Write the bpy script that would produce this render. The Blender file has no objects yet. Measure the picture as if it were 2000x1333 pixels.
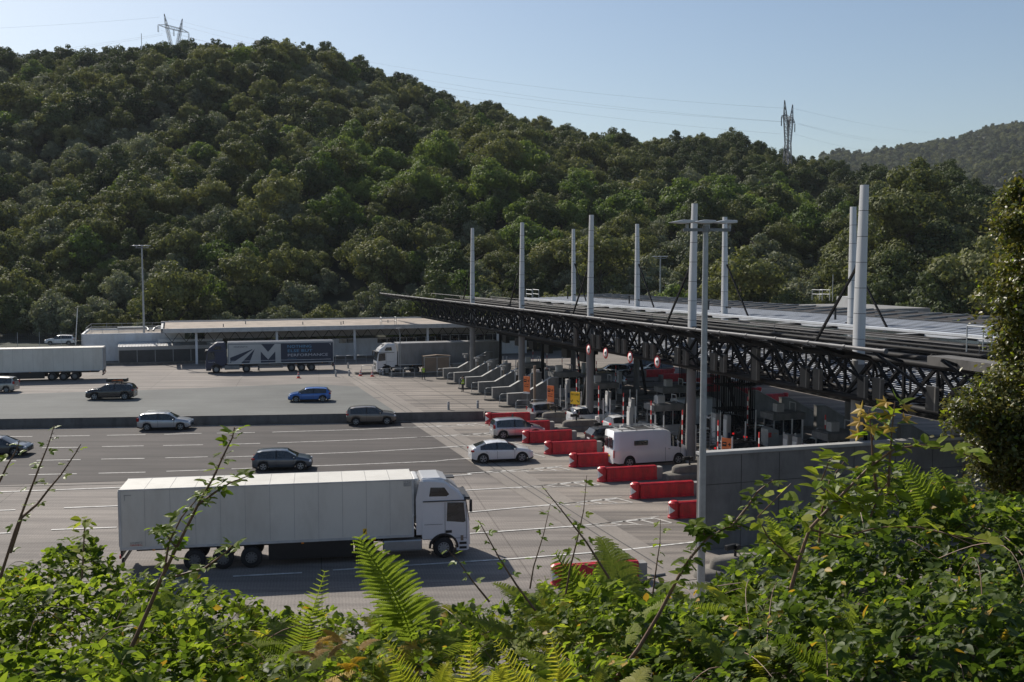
import bpy, bmesh, math, random
import numpy as np
from mathutils import Vector, Matrix, Euler
R = math.radians
SC = bpy.context.scene
# ---------------------------------------------------------------- camera, sky, sun, exposure
CAM_H, FPX, PITCH = 14.52, 2066.0, 0.0754
cam = bpy.data.cameras.new('camera'); cam.sensor_width = 36; cam.lens = FPX/2000*36
cam.clip_start = 0.1; cam.clip_end = 9000
camo = bpy.data.objects.new('camera', cam); SC.collection.objects.link(camo)
camo.location = (0, 0, CAM_H); camo.rotation_euler = (math.pi/2-PITCH, 0, 0)
SC.camera = camo
SUN = Vector((-0.78, 1.0, 1.01)).normalized()
EL = math.asin(SUN.z); AZ = math.atan2(SUN.x, SUN.y)
w = bpy.data.worlds.new('World'); SC.world = w; w.use_nodes = True
nt = w.node_tree; bg = nt.nodes['Background']
sky = nt.nodes.new('ShaderNodeTexSky'); sky.sky_type = 'NISHITA'; sky.sun_disc = False
sky.sun_elevation = EL; sky.sun_rotation = AZ; sky.altitude = 100
sky.air_density = 1.0; sky.dust_density = 1.1; sky.ozone_density = 1.7
wb = nt.nodes.new('ShaderNodeMix'); wb.data_type = 'RGBA'; wb.blend_type = 'MULTIPLY'; wb.inputs[0].default_value = 1; wb.inputs[7].default_value = (0.99, 1.0, 1.0, 1)
nt.links.new(sky.outputs[0], wb.inputs[6]); nt.links.new(wb.outputs[2], bg.inputs[0]); bg.inputs[1].default_value = 0.09
sl = bpy.data.lights.new('sun', 'SUN'); sl.energy = 4.9; sl.angle = R(0.55); sl.color = (1, 0.93, 0.83)
slo = bpy.data.objects.new('sun', sl); SC.collection.objects.link(slo)
slo.rotation_euler = SUN.to_track_quat('Z', 'Y').to_euler()
SC.view_settings.view_transform = 'Standard'; SC.view_settings.look = 'None'
SC.view_settings.gamma = 1; SC.view_settings.exposure = 0.18
HAZE = 0.00008
SC.cycles.max_bounces = 6; SC.cycles.diffuse_bounces = 1; SC.cycles.glossy_bounces = 2
SC.cycles.transmission_bounces = 3; SC.cycles.transparent_max_bounces = 6; SC.cycles.volume_bounces = 0
# ---------------------------------------------------------------- frames
O2 = Vector((-4.84, 129.3)); PA = 0.312
EU = Vector((math.cos(PA), math.sin(PA))); EV = Vector((math.sin(PA), -math.cos(PA)))
def T(u, v, z=0.0):
    p = O2+EU*u+EV*v; return Vector((p.x, p.y, z))
def UV(x, y):
    p = Vector((x, y))-O2; return p.dot(EU), p.dot(EV)
def ray(px, py):
    x = (px-1000)/FPX; y = -(py-666.5)/FPX
    return Vector((x, math.cos(PITCH)+y*math.sin(PITCH), -math.sin(PITCH)+y*math.cos(PITCH)))
def G(px, py, z=0.0):                      # ground point seen at a photo pixel
    r = ray(px, py); t = (z-CAM_H)/r.z; return Vector((r.x*t, r.y*t, z))
def GD(px, py, D):                         # point at distance D (metres north of the camera)
    r = ray(px, py)*(D/ray(px, py).y); return Vector((r.x, D, r.z+CAM_H))
# ---------------------------------------------------------------- materials
MATS = {}
def nodes(name):
    m = bpy.data.materials.new(name); m.use_nodes = True; MATS[name] = m
    return m, m.node_tree.nodes, m.node_tree.links, m.node_tree.nodes['Principled BSDF']
def setp(b, **k):
    for a, v in k.items():
        b.inputs[a.replace('_', ' ')].default_value = v
def ramp(n, stops):
    r = n.new('ShaderNodeValToRGB'); e = r.color_ramp.elements
    while len(e) < len(stops): e.new(0.5)
    for el, (p, c) in zip(e, stops): el.position = p; el.color = (*c, 1) if len(c) == 3 else c
    return r
def tc(n, l, scale=(1, 1, 1), rot=0, kind='Object'):
    t = n.new('ShaderNodeTexCoord'); mp = n.new('ShaderNodeMapping')
    l.new(t.outputs[kind], mp.inputs[0]); mp.inputs['Scale'].default_value = scale
    mp.inputs['Rotation'].default_value = (0, 0, rot); return mp
def noise(n, l, vec, scale, detail=4, rough=0.6):
    t = n.new('ShaderNodeTexNoise'); l.new(vec.outputs[0], t.inputs['Vector'])
    t.inputs['Scale'].default_value = scale; t.inputs['Detail'].default_value = detail; t.inputs['Roughness'].default_value = rough
    return t
def mixc(n, l, fac, a, b, mode='MIX'):
    m = n.new('ShaderNodeMix'); m.data_type = 'RGBA'; m.blend_type = mode
    for s, x in ((0, fac), (6, a), (7, b)):
        if isinstance(x, (int, float)): m.inputs[s].default_value = x
        elif isinstance(x, tuple): m.inputs[s].default_value = (*x, 1)
        else: l.new(x, m.inputs[s])
    return m.outputs[2]
def pm(name, col, rough=0.6, metal=0.0, var=0.18, scale=2.0, bump=0.0, dirt=None, coat=0.0, spec=0.5):
    m, n, l, b = nodes(name); b.inputs['Specular IOR Level'].default_value = spec
    setp(b, Roughness=rough, Metallic=metal)
    if coat: b.inputs['Coat Weight'].default_value = coat; b.inputs['Coat Roughness'].default_value = 0.05
    v = tc(n, l); t = noise(n, l, v, scale, 5)
    lo = tuple(c*(1-var) for c in col); hi = tuple(min(1, c*(1+var)) for c in col)
    r = ramp(n, [(0.3, lo), (0.7, hi)]); l.new(t.outputs[0], r.inputs[0]); out = r.outputs[0]
    if dirt:
        v2 = tc(n, l, (1, 1, 0.35)); t2 = noise(n, l, v2, scale*1.7, 6, 0.7)
        r2 = ramp(n, [(0.45, (0, 0, 0)), (0.75, (1, 1, 1))]); l.new(t2.outputs[0], r2.inputs[0])
        out = mixc(n, l, r2.outputs[0], out, dirt)
    l.new(out, b.inputs['Base Color'])
    if bump:
        bp = n.new('ShaderNodeBump'); bp.inputs['Strength'].default_value = bump; bp.inputs['Distance'].default_value = 0.02
        t3 = noise(n, l, v, scale*12, 3); l.new(t3.outputs[0], bp.inputs['Height']); l.new(bp.outputs[0], b.inputs['Normal'])
    return m
def road_mat(name, base, dark, rot, joints=None, streak=0.35, rough=0.85):
    m, n, l, b = nodes(name); setp(b, Roughness=rough); b.inputs['Specular IOR Level'].default_value = 0.3
    v = tc(n, l, (0.05, 1.0, 1), rot); s = noise(n, l, v, 0.9, 6, 0.62)              # long wheel-track streaks
    vb = tc(n, l, (1, 1, 1), rot); big = noise(n, l, vb, 0.09, 5, 0.6); fine = noise(n, l, vb, 9, 4, 0.75)
    r = ramp(n, [(0.40, dark), (0.58, base)]); l.new(s.outputs[0], r.inputs[0])
    c = mixc(n, l, streak, base, r.outputs[0])
    r2 = ramp(n, [(0.32, (0.72, 0.72, 0.72)), (0.68, (1.15, 1.14, 1.12))]); l.new(big.outputs[0], r2.inputs[0])
    c = mixc(n, l, 1.0, c, r2.outputs[0], 'MULTIPLY')
    r3 = ramp(n, [(0.3, (0.8, 0.8, 0.8)), (0.7, (1.15, 1.15, 1.15))]); l.new(fine.outputs[0], r3.inputs[0])
    c = mixc(n, l, 1.0, c, r3.outputs[0], 'MULTIPLY')
    # oil spots and patches
    st = noise(n, l, tc(n, l, (0.5, 1.3, 1), rot+0.4), 0.55, 7, 0.7); r5 = ramp(n, [(0.60, (1, 1, 1)), (0.72, (0.72, 0.71, 0.70))]); l.new(st.outputs[0], r5.inputs[0])
    c = mixc(n, l, 0.8, c, r5.outputs[0], 'MULTIPLY')
    if joints:
        br = n.new('ShaderNodeTexBrick'); l.new(vb.outputs[0], br.inputs['Vector'])
        br.inputs['Color1'].default_value = (1, 1, 1, 1); br.inputs['Color2'].default_value = (0.9, 0.9, 0.9, 1); br.inputs['Mortar'].default_value = (0.35, 0.34, 0.33, 1)
        br.inputs['Scale'].default_value = 1.0; br.inputs['Mortar Size'].default_value = 0.03; br.inputs['Brick Width'].default_value = joints[0]
        br.inputs['Row Height'].default_value = joints[1]; br.offset = 0.0; br.inputs['Mortar Smooth'].default_value = 0.3
        c = mixc(n, l, 0.75, c, br.outputs[0], 'MULTIPLY')
        wv = n.new('ShaderNodeTexWave'); wv.inputs['Scale'].default_value = 2.2; wv.inputs['Distortion'].default_value = 3; wv.inputs['Detail'].default_value = 3
        l.new(vb.outputs[0], wv.inputs[0]); r4 = ramp(n, [(0.2, (0.93, 0.93, 0.93)), (0.8, (1.05, 1.05, 1.05))]); l.new(wv.outputs[0], r4.inputs[0])
        c = mixc(n, l, 1.0, c, r4.outputs[0], 'MULTIPLY')
    l.new(c, b.inputs['Base Color'])
    bp = n.new('ShaderNodeBump'); bp.inputs['Strength'].default_value = 0.25; bp.inputs['Distance'].default_value = 0.01
    l.new(fine.outputs[0], bp.inputs['Height']); l.new(bp.outputs[0], b.inputs['Normal'])
    return m
def leaf_mat(name, cols, trans=0.35, rough=0.55, nscale=0.9, gloss=0.3):
    m, n, l, b = nodes(name)
    oi = n.new('ShaderNodeObjectInfo'); geo = n.new('ShaderNodeNewGeometry')
    v = tc(n, l, kind='Object'); t = noise(n, l, v, nscale, 3)
    a1 = n.new('ShaderNodeMath'); a1.operation = 'MULTIPLY_ADD'; l.new(geo.outputs['Random Per Island'], a1.inputs[0]); a1.inputs[1].default_value = 0.38
    l.new(t.outputs[0], a1.inputs[2])
    a2 = n.new('ShaderNodeMath'); a2.operation = 'MULTIPLY_ADD'; l.new(oi.outputs['Random'], a2.inputs[0]); a2.inputs[1].default_value = 0.5; l.new(a1.outputs[0], a2.inputs[2])
    a3 = n.new('ShaderNodeMath'); a3.operation = 'SUBTRACT'; l.new(a2.outputs[0], a3.inputs[0]); a3.inputs[1].default_value = 0.42
    k = len(cols); r = ramp(n, [(0.1+0.85*i/(k-1), c) for i, c in enumerate(cols)]); l.new(a3.outputs[0], r.inputs[0])
    l.new(r.outputs[0], b.inputs['Base Color']); setp(b, Roughness=rough); b.inputs['Specular IOR Level'].default_value = gloss
    tr = n.new('ShaderNodeBsdfTranslucent'); tcol = mixc(n, l, 1.0, r.outputs[0], (1.45, 1.5, 0.75), 'MULTIPLY'); l.new(tcol, tr.inputs[0])
    mx = n.new('ShaderNodeMixShader'); mx.inputs[0].default_value = trans
    l.new(b.outputs[0], mx.inputs[1]); l.new(tr.outputs[0], mx.inputs[2]); l.new(mx.outputs[0], n['Material Output'].inputs[0])
    return m
def glass_mat(name, col=(0.02, 0.025, 0.03), rough=0.03):
    m, n, l, b = nodes(name); setp(b, Roughness=rough); b.inputs['Base Color'].default_value = (*col, 1)
    b.inputs['Specular IOR Level'].default_value = 0.8
    t = noise(n, l, tc(n, l), 1.3, 2); r = ramp(n, [(0.35, tuple(c*0.5 for c in col)), (0.7, tuple(c*1.8 for c in col))])
    l.new(t.outputs[0], r.inputs[0]); l.new(r.outputs[0], b.inputs['Base Color']); return m
def lamp_mat(name, col, em=0.0):
    m, n, l, b = nodes(name); b.inputs['Base Color'].default_value = (*col, 1); setp(b, Roughness=0.15)
    if em: b.inputs['Emission Color'].default_value = (*col, 1); b.inputs['Emission Strength'].default_value = em
    return m
# ---------------------------------------------------------------- mesh helper
C = SC.collection
class MB:
    def __init__(s): s.v = []; s.f = []; s.m = []; s.sm = []
    def add(s, vs, fs, mi=0, smooth=False):
        o = len(s.v); s.v += [tuple(x) for x in vs]
        for f in fs: s.f.append([i+o for i in f]); s.m.append(mi); s.sm.append(smooth)
        return s
    def box(s, c, d, rz=0, mi=0, top=None):
        tx, ty = top if top else (1, 1); vs = []
        for z, kx, ky in ((-.5, 1, 1), (.5, tx, ty)):
            for x, y in ((-.5, -.5), (.5, -.5), (.5, .5), (-.5, .5)):
                X, Y = x*d[0]*kx, y*d[1]*ky
                vs.append((c[0]+X*math.cos(rz)-Y*math.sin(rz), c[1]+X*math.sin(rz)+Y*math.cos(rz), c[2]+z*d[2]))
        return s.add(vs, [(3, 2, 1, 0), (4, 5, 6, 7), (0, 1, 5, 4), (1, 2, 6, 5), (2, 3, 7, 6), (3, 0, 4, 7)], mi)
    def tube(s, p, q, r, n=8, mi=0, r2=None, cap=True):
        return s.path([p, q], [r, r if r2 is None else r2], n, mi, cap)
    def path(s, pts, rs, n=8, mi=0, cap=True):
        pts = [Vector(p) for p in pts]
        if isinstance(rs, (int, float)): rs = [rs]*len(pts)
        rings = []; up = None
        for i, p in enumerate(pts):
            d = (pts[min(i+1, len(pts)-1)]-pts[max(i-1, 0)]).normalized()
            a = Vector((0, 0, 1)) if abs(d.z) < 0.95 else Vector((1, 0, 0))
            if up is not None and abs(up.dot(d)) < 0.95: a = up
            x = (a-d*a.dot(d)).normalized(); y = d.cross(x); up = x
            rings.append([p+(x*math.cos(2*math.pi*k/n)+y*math.sin(2*math.pi*k/n))*rs[i] for k in range(n)])
        vs = [q for r in rings for q in r]; fs = []
        for i in range(len(pts)-1):
            for k in range(n): a = i*n+k; b = i*n+(k+1) % n; fs.append((a, b, b+n, a+n))
        s.add(vs, fs, mi, n > 5)
        if cap: s.add(rings[0][::-1], [tuple(range(n))], mi); s.add(rings[-1], [tuple(range(n))], mi)
        return s
    def beam(s, p, q, w, h, mi=0):
        p = Vector(p); q = Vector(q); d = (q-p).normalized(); a = Vector((0, 0, 1)) if abs(d.z) < 0.98 else Vector((1, 0, 0))
        x = d.cross(a).normalized()*w/2; y = x.cross(d).normalized()*h/2
        vs = [p-x-y, p+x-y, p+x+y, p-x+y, q-x-y, q+x-y, q+x+y, q-x+y]
        return s.add(vs, [(0, 1, 2, 3), (7, 6, 5, 4), (0, 4, 5, 1), (1, 5, 6, 2), (2, 6, 7, 3), (3, 7, 4, 0)], mi)
    def prism(s, poly, a, b, axis='y', mi=0):      # poly in the plane across axis
        n = len(poly)
        def P(p, t): return {'y': (p[0], t, p[1]), 'x': (t, p[0], p[1]), 'z': (p[0], p[1], t)}[axis]
        vs = [P(p, a) for p in poly]+[P(p, b) for p in poly]
        fs = [tuple(range(n)), tuple(range(2*n-1, n-1, -1))]+[(i, i+n, (i+1) % n+n, (i+1) % n) for i in range(n)]
        return s.add(vs, fs, mi)
    def lathe(s, prof, c=(0, 0, 0), n=16, mi=0, axis='z', smooth=True):
        vs = []; fs = []
        for r, z in prof:
            for k in range(n):
                a = 2*math.pi*k/n; x, y = r*math.cos(a), r*math.sin(a)
                vs.append((c[0]+x, c[1]+y, c[2]+z) if axis == 'z' else (c[0]+x, c[1]+z, c[2]+y))
        for i in range(len(prof)-1):
            for k in range(n):
                a = i*n+k; b = i*n+(k+1) % n; fs.append((a, b, b+n, a+n))
        return s.add(vs, fs, mi, smooth)
    def quad(s, a, b, c, d, mi=0): return s.add([a, b, c, d], [(0, 1, 2, 3)], mi)
    def build(s, name, mats, parent=None, fix=True, bevel=0):
        me = bpy.data.meshes.new(name); me.from_pydata(s.v, [], s.f)
        if not isinstance(mats, (list, tuple)): mats = [mats]
        for m in mats: me.materials.append(MATS[m] if isinstance(m, str) else m)
        me.polygons.foreach_set('material_index', s.m); me.polygons.foreach_set('use_smooth', s.sm)
        if fix:
            bm = bmesh.new(); bm.from_mesh(me); bmesh.ops.recalc_face_normals(bm, faces=bm.faces); bm.to_mesh(me); bm.free()
        o = bpy.data.objects.new(name, me); C.objects.link(o)
        if parent: o.parent = parent
        if bevel:
            b = o.modifiers.new('b', 'BEVEL'); b.width = bevel; b.segments = 2; b.limit_method = 'ANGLE'; b.angle_limit = R(40)
        return o
def tag(o, label=None, cat=None, group=None, kind=None):
    for k, v in (('label', label), ('category', cat), ('group', group), ('kind', kind)):
        if v: o[k] = v
    return o
def thing(name, label, cat, loc=(0, 0, 0), rz=0, group=None):
    o = bpy.data.objects.new(name, None); C.objects.link(o); o.location = loc; o.rotation_euler = (0, 0, rz); o.empty_display_size = 0.2
    return tag(o, label, cat, group)
def dup(root, loc, rz=0, label=None, group=None, scale=None):
    def cp(o, par):
        c = o.copy(); C.objects.link(c); c.parent = par
        for ch in list(o.children): cp(ch, c)
        return c
    r = cp(root, None); r.location = loc; r.rotation_euler = (0, 0, rz)
    if label: r['label'] = label
    if group: r['group'] = group
    if scale: r.scale = (scale,)*3 if isinstance(scale, (int, float)) else scale
    return r
def fast_mesh(name, V, F, mats, mi=None, parent=None, smooth=False, k=4):
    """V (n,3) and F (m,k) numpy arrays -> one mesh object"""
    me = bpy.data.meshes.new(name); me.vertices.add(len(V)); me.vertices.foreach_set('co', V.astype(np.float32).ravel())
    nf = len(F); me.loops.add(nf*k); me.loops.foreach_set('vertex_index', F.astype(np.int32).ravel())
    me.polygons.add(nf); me.polygons.foreach_set('loop_start', np.arange(nf, dtype=np.int32)*k)
    try: me.polygons.foreach_set('loop_total', np.full(nf, k, dtype=np.int32))
    except Exception: pass
    for m in mats: me.materials.append(MATS[m])
    if mi is not None: me.polygons.foreach_set('material_index', mi.astype(np.int32))
    me.polygons.foreach_set('use_smooth', np.full(nf, smooth)); me.update(calc_edges=True); me.validate()
    o = bpy.data.objects.new(name, me); C.objects.link(o)
    if parent: o.parent = parent
    return o
def replicate(tv, tf, M, Tn):
    """template (a,3),(b,4) placed with rotation-scale matrices M (n,3,3) and offsets Tn (n,3)"""
    n = len(M); V = np.einsum('nij,aj->nai', M, tv)+Tn[:, None, :]
    F = tf[None]+(np.arange(n)*len(tv))[:, None, None]
    return V.reshape(-1, 3), F.reshape(-1, tf.shape[1])
def rotm(nrm, rng, spin=None, roll=None):
    """frames whose z axis is nrm with a random spin"""
    n = nrm/np.linalg.norm(nrm, axis=1, keepdims=True)
    a = rng.normal(size=n.shape) if spin is None else spin
    x = a-n*(a*n).sum(1, keepdims=True); x /= np.linalg.norm(x, axis=1, keepdims=True)+1e-9
    y = np.cross(n, x); return np.stack([x, y, n], axis=2)
# value noise for terrain
_rs = np.random.RandomState(5); _g = _rs.rand(64, 64)
def vn(x, y):
    x = np.asarray(x, float); y = np.asarray(y, float)
    xi = np.floor(x).astype(int); yi = np.floor(y).astype(int); fx = x-xi; fy = y-yi
    fx = fx*fx*(3-2*fx); fy = fy*fy*(3-2*fy); g = lambda a, b: _g[a % 64, b % 64]
    return (g(xi, yi)*(1-fx)+g(xi+1, yi)*fx)*(1-fy)+(g(xi, yi+1)*(1-fx)+g(xi+1, yi+1)*fx)*fy-0.5
# ================================================================ materials used
road_mat('asphalt_dark', (0.078, 0.069, 0.066), (0.046, 0.041, 0.04), -R(9), None, 0.9)
road_mat('asphalt_worn', (0.135, 0.142, 0.138), (0.105, 0.11, 0.108), -R(9), None, 0.5)
road_mat('concrete_slab', (0.265, 0.238, 0.215), (0.165, 0.148, 0.136), -R(10.4), (9.5, 5.2), 0.85)
road_mat('concrete_apron', (0.285, 0.252, 0.222), (0.125, 0.113, 0.104), -PA, (7.0, 5.2), 0.95)
road_mat('concrete_strip', (0.25, 0.225, 0.2), (0.2, 0.18, 0.165), -PA, None, 0.4)
pm('paint_white', (0.62, 0.61, 0.58), 0.7, var=0.2, scale=1.5, dirt=(0.25, 0.235, 0.22))
pm('paint_worn', (0.42, 0.40, 0.37), 0.8, var=0.25, scale=2.2, dirt=(0.2, 0.18, 0.165))
pm('groove', (0.05, 0.048, 0.047), 0.8)
pm('soil', (0.06, 0.05, 0.035), 0.95, scale=0.5, bump=0.5)
pm('hill_floor', (0.028, 0.035, 0.018), 0.95, scale=0.1)
pm('concrete', (0.24, 0.235, 0.225), 0.85, scale=0.7, bump=0.3, dirt=(0.13, 0.125, 0.12))
pm('concrete_dark', (0.125, 0.117, 0.108), 0.85, scale=0.8, bump=0.3, dirt=(0.055, 0.05, 0.046))
pm('concrete_old', (0.17, 0.155, 0.135), 0.9, scale=1.2, bump=0.4, dirt=(0.08, 0.072, 0.06))
pm('cap_stone', (0.36, 0.36, 0.35), 0.8, scale=1.0)
pm('mast_white', (0.54, 0.545, 0.55), 0.35, 0.0, 0.05, 0.4, dirt=(0.5, 0.5, 0.5))
pm('wall_white', (0.66, 0.68, 0.70), 0.6, 0, 0.06, 0.5, dirt=(0.5, 0.5, 0.5))
pm('wall_grey', (0.42, 0.41, 0.40), 0.6, 0, 0.08, 0.5)
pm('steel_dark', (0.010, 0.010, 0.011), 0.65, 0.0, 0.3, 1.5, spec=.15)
pm('steel_tube', (0.11, 0.11, 0.115), 0.55, 0.2, 0.3, 1.5, spec=.3)
pm('steel_grey', (0.38, 0.39, 0.40), 0.4, 0.6, 0.12, 2)
pm('galv', (0.36, 0.375, 0.38), 0.5, 0.45, 0.15, 3)
pm('galv_dark', (0.2, 0.205, 0.21), 0.5, 0.5, 0.15, 3)
pm('gate_white', (0.72, 0.70, 0.67), 0.5, 0, 0.08, 1.5)
pm('plastic_red', (0.60, 0.022, 0.036), 0.42, 0, 0.2, 1.6, dirt=(0.24, 0.02, 0.024))
pm('red_paint', (0.55, 0.03, 0.03), 0.5, 0, 0.1, 2)
pm('reflect_white', (0.7, 0.7, 0.7), 0.4)
pm('orange_sign', (0.85, 0.22, 0.06), 0.55, 0, 0.08, 2)
pm('yellow_sign', (0.9, 0.56, 0.02), 0.5, 0, 0.06, 2)
pm('black', (0.012, 0.012, 0.013), 0.5, 0, 0.2, 2)
pm('rubber', (0.016, 0.016, 0.017), 0.8, 0, 0.3, 4)
pm('grey_plastic', (0.12, 0.12, 0.125), 0.6)
pm('roof_gravel', (0.34, 0.285, 0.235), 0.9, 0, 0.2, 0.4, 0.5, dirt=(0.2, 0.17, 0.14))
pm('roof_dirty', (0.26, 0.225, 0.19), 0.9, 0, 0.4, 0.3, 0.5, dirt=(0.07, 0.06, 0.05))
pm('fascia', (0.5, 0.5, 0.49), 0.6, 0, 0.06, 0.7, dirt=(0.36, 0.35, 0.34))
pm('concrete_wall', (0.165, 0.16, 0.155), 0.85, scale=0.6, bump=0.3, dirt=(0.095, 0.092, 0.088)); pm('roof_low', (0.66, 0.69, 0.74), 0.6, 0.0, 0.12, 0.3, spec=.2); pm('roof_sheet', (0.33, 0.365, 0.42), 0.62, 0.0, 0.12, 0.3, spec=.2); pm('roof_rib', (0.035, 0.04, 0.05), 0.7, 0.0, 0.12, 0.3, spec=.1)
pm('roof_brown', (0.055, 0.048, 0.043), 0.8, 0.0, 0.25, 0.2, spec=.15)
pm('bronze', (0.25, 0.19, 0.145), 0.55, 0.2, 0.15, 1)
pm('bark', (0.07, 0.055, 0.04), 0.9, 0, 0.3, 4, 0.4)
pm('cane', (0.16, 0.085, 0.05), 0.6, 0, 0.4, 12)
pm('hivis', (0.42, 0.62, 0.03), 0.6, 0, 0.05)
pm('navy_cloth', (0.02, 0.025, 0.04), 0.8)
pm('skin', (0.45, 0.25, 0.17), 0.6)
pm('hair', (0.03, 0.02, 0.012), 0.7)
pm('blue_dark', (0.02, 0.03, 0.06), 0.5)
pm('blue_door', (0.05, 0.08, 0.16), 0.5)
pm('fence_dark', (0.05, 0.053, 0.055), 0.6)
glass_mat('glass'); glass_mat('glass_light', (0.10, 0.12, 0.125), 0.06); glass_mat('glass_roof', (0.03, 0.032, 0.035), 0.12)
lamp_mat('lamp_clear', (0.7, 0.72, 0.75)); lamp_mat('lamp_red', (0.35, 0.012, 0.012)); lamp_mat('lamp_amber', (0.8, 0.25, 0.02))
lamp_mat('brake_lit', (0.9, 0.02, 0.02), .45); lamp_mat('green_lit', (0.05, 0.9, 0.3), 0.8)
leaf_mat('leaf_olive', [(0.066, 0.078, 0.03), (0.14, 0.152, 0.056), (0.225, 0.222, 0.088)], 0.25, 0.65, gloss=0.2)
leaf_mat('leaf_dark', [(0.03, 0.044, 0.018), (0.066, 0.086, 0.033), (0.108, 0.13, 0.048)], 0.22, 0.65, gloss=0.2)
leaf_mat('leaf_bright', [(0.064, 0.10, 0.026), (0.125, 0.175, 0.042), (0.2, 0.245, 0.066)], 0.32, 0.65, gloss=0.2)
leaf_mat('leaf_grey', [(0.085, 0.10, 0.06), (0.165, 0.18, 0.11), (0.26, 0.27, 0.17)], 0.2, 0.65, gloss=0.22)
leaf_mat('leaf_bramble', [(0.035, 0.06, 0.010), (0.11, 0.155, 0.022), (0.20, 0.25, 0.035), (0.33, 0.35, 0.06)], 0.6, 0.6, 2.2, 0.12)
leaf_mat('leaf_shiny', [(0.03, 0.052, 0.012), (0.075, 0.115, 0.022), (0.14, 0.185, 0.04)], 0.48, 0.5, 2.2, 0.25)
leaf_mat('leaf_young', [(0.10, 0.17, 0.015), (0.17, 0.24, 0.02), (0.26, 0.29, 0.03)], 0.5, 0.45, 3)
leaf_mat('leaf_fern', [(0.10, 0.14, 0.022), (0.18, 0.225, 0.04), (0.28, 0.31, 0.07)], 0.5, 0.5, 2)
leaf_mat('leaf_fern_yellow', [(0.20, 0.22, 0.03), (0.30, 0.30, 0.045), (0.40, 0.36, 0.07)], 0.5, 0.5, 2)
leaf_mat('leaf_autumn', [(0.26, 0.15, 0.03), (0.42, 0.26, 0.04), (0.5, 0.36, 0.06)], 0.4, 0.5, 3)
leaf_mat('leaf_hawthorn', [(0.03, 0.04, 0.012), (0.065, 0.075, 0.02), (0.16, 0.14, 0.034)], 0.35, 0.4, 2, 0.5)
# ================================================================ terrain
RIDGE = [(-300, 60), (0, 100), (50, 125), (110, 118), (150, 105), (210, 104), (300, 102), (420, 92), (515, 88), (560, 97), (650, 98), (715, 128), (800, 148), (870, 178), (960, 188), (1060, 212), (1130, 238), (1270, 268), (1310, 262), (1400, 252), (1480, 268), (1560, 296), (1650, 315), (1700, 325), (1790, 305), (1850, 308), (1890, 332), (1950, 352), (2050, 375), (2400, 420)]
_rx = np.array([a for a, b in RIDGE], float); _ry = np.array([b for a, b in RIDGE], float)
_dx = np.array([-300, 0, 700, 1300, 1650, 1750, 2000, 2400], float)
_rd = np.array([430, 430, 420, 380, 335, 255, 245, 240], float)
_fd = np.array([205, 200, 188, 178, 165, 150, 142, 138], float)
def hill_par(px):
    y = np.interp(px, _rx, _ry); Rd = np.interp(px, _dx, _rd); Fd = np.interp(px, _dx, _fd)
    ang = np.arctan((y-666.5)/FPX)+PITCH; zr = CAM_H-np.tan(ang)*Rd-9.0
    return zr, Rd, Fd
_sx = np.array([-400, 0, 60, 150, 220, 300, 380, 450, 520, 650, 800, 900, 1000, 1080, 1150, 1200, 1300, 1380, 1440, 1500, 1560, 1610, 1700, 1760, 1850, 1920, 2000, 2400], float)
_sy = np.array([1060, 1065, 1075, 1080, 1110, 1120, 1140, 1165, 1200, 1200, 1185, 1180, 1155, 1118, 1108, 1098, 1112, 1130, 1100, 1070, 1000, 965, 905, 895, 915, 940, 950, 945], float)
def bank_top(x, y):                        # top of the undergrowth on the camera's bank
    px = 1000+FPX*x/np.maximum(y, 0.5); D0 = 7.0
    a = np.arctan((np.interp(px, _sx, _sy)-666.5)/FPX)+PITCH; z0 = CAM_H-np.tan(a)*D0; zn = 12.95
    return np.where(y < D0, zn+(z0-zn)*np.clip((y-3.2)/(D0-3.2), -0.3, 1), z0-(y-D0)*0.40-0.012*np.clip(y-D0, 0, 99)**1.4)
def ground_z(x, y):
    x = np.asarray(x, float); y = np.asarray(y, float)
    px = 1000+FPX*x/np.maximum(y, 1.0); px = np.clip(px, -900, 2900)
    zr, Rd, Fd = hill_par(px); s = (y-Fd)/(Rd-Fd)
    g = np.where(s < 0, 0, np.where(s < 1, 1-(1-np.clip(s, 0, 1))**1.12, 1-(s-1)*0.9))
    z = zr*g+(vn(x/45, y/45)*15+vn(x/22+9, y/22)*5)*np.clip(s*3, 0, 1)*np.clip((1.05-s)*5, 0, 1)
    z = np.where(s < 0, -0.05, z); z = np.maximum(z, -0.05)
    near = bank_top(x, y)-0.75
    return np.where(y < 45, np.maximum(near, -0.05), z)
def make_terrain():
    ys = np.concatenate([np.linspace(-14, 0.5, 8), np.linspace(1, 44, 60), np.linspace(46, 130, 16), np.linspace(134, 560, 130), np.linspace(600, 900, 6)])
    ts = np.linspace(-0.95, 0.95, 230)
    Y, Tt = np.meshgrid(ys, ts, indexing='ij'); X = Tt*(np.abs(Y)+14); Z = ground_z(X, Y)
    n, m = X.shape; V = np.stack([X, Y, Z], 2).reshape(-1, 3)
    i = np.arange(n-1)[:, None]*m+np.arange(m-1)[None]; F = np.stack([i, i+1, i+m+1, i+m], 2).reshape(-1, 4)
    cy = V[F].mean(1)[:, 1]; mi = (cy > 120).astype(int)
    o = fast_mesh('terrain', V, F, ['soil', 'hill_floor'], mi, smooth=True); tag(o, kind='structure')
make_terrain()
g = MB(); g.quad((-4000, -400, -1.2), (4000, -400, -1.2), (4000, 6000, -1.2), (-4000, 6000, -1.2)); tag(g.build('ground', 'hill_floor', fix=False), kind='structure')
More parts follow.
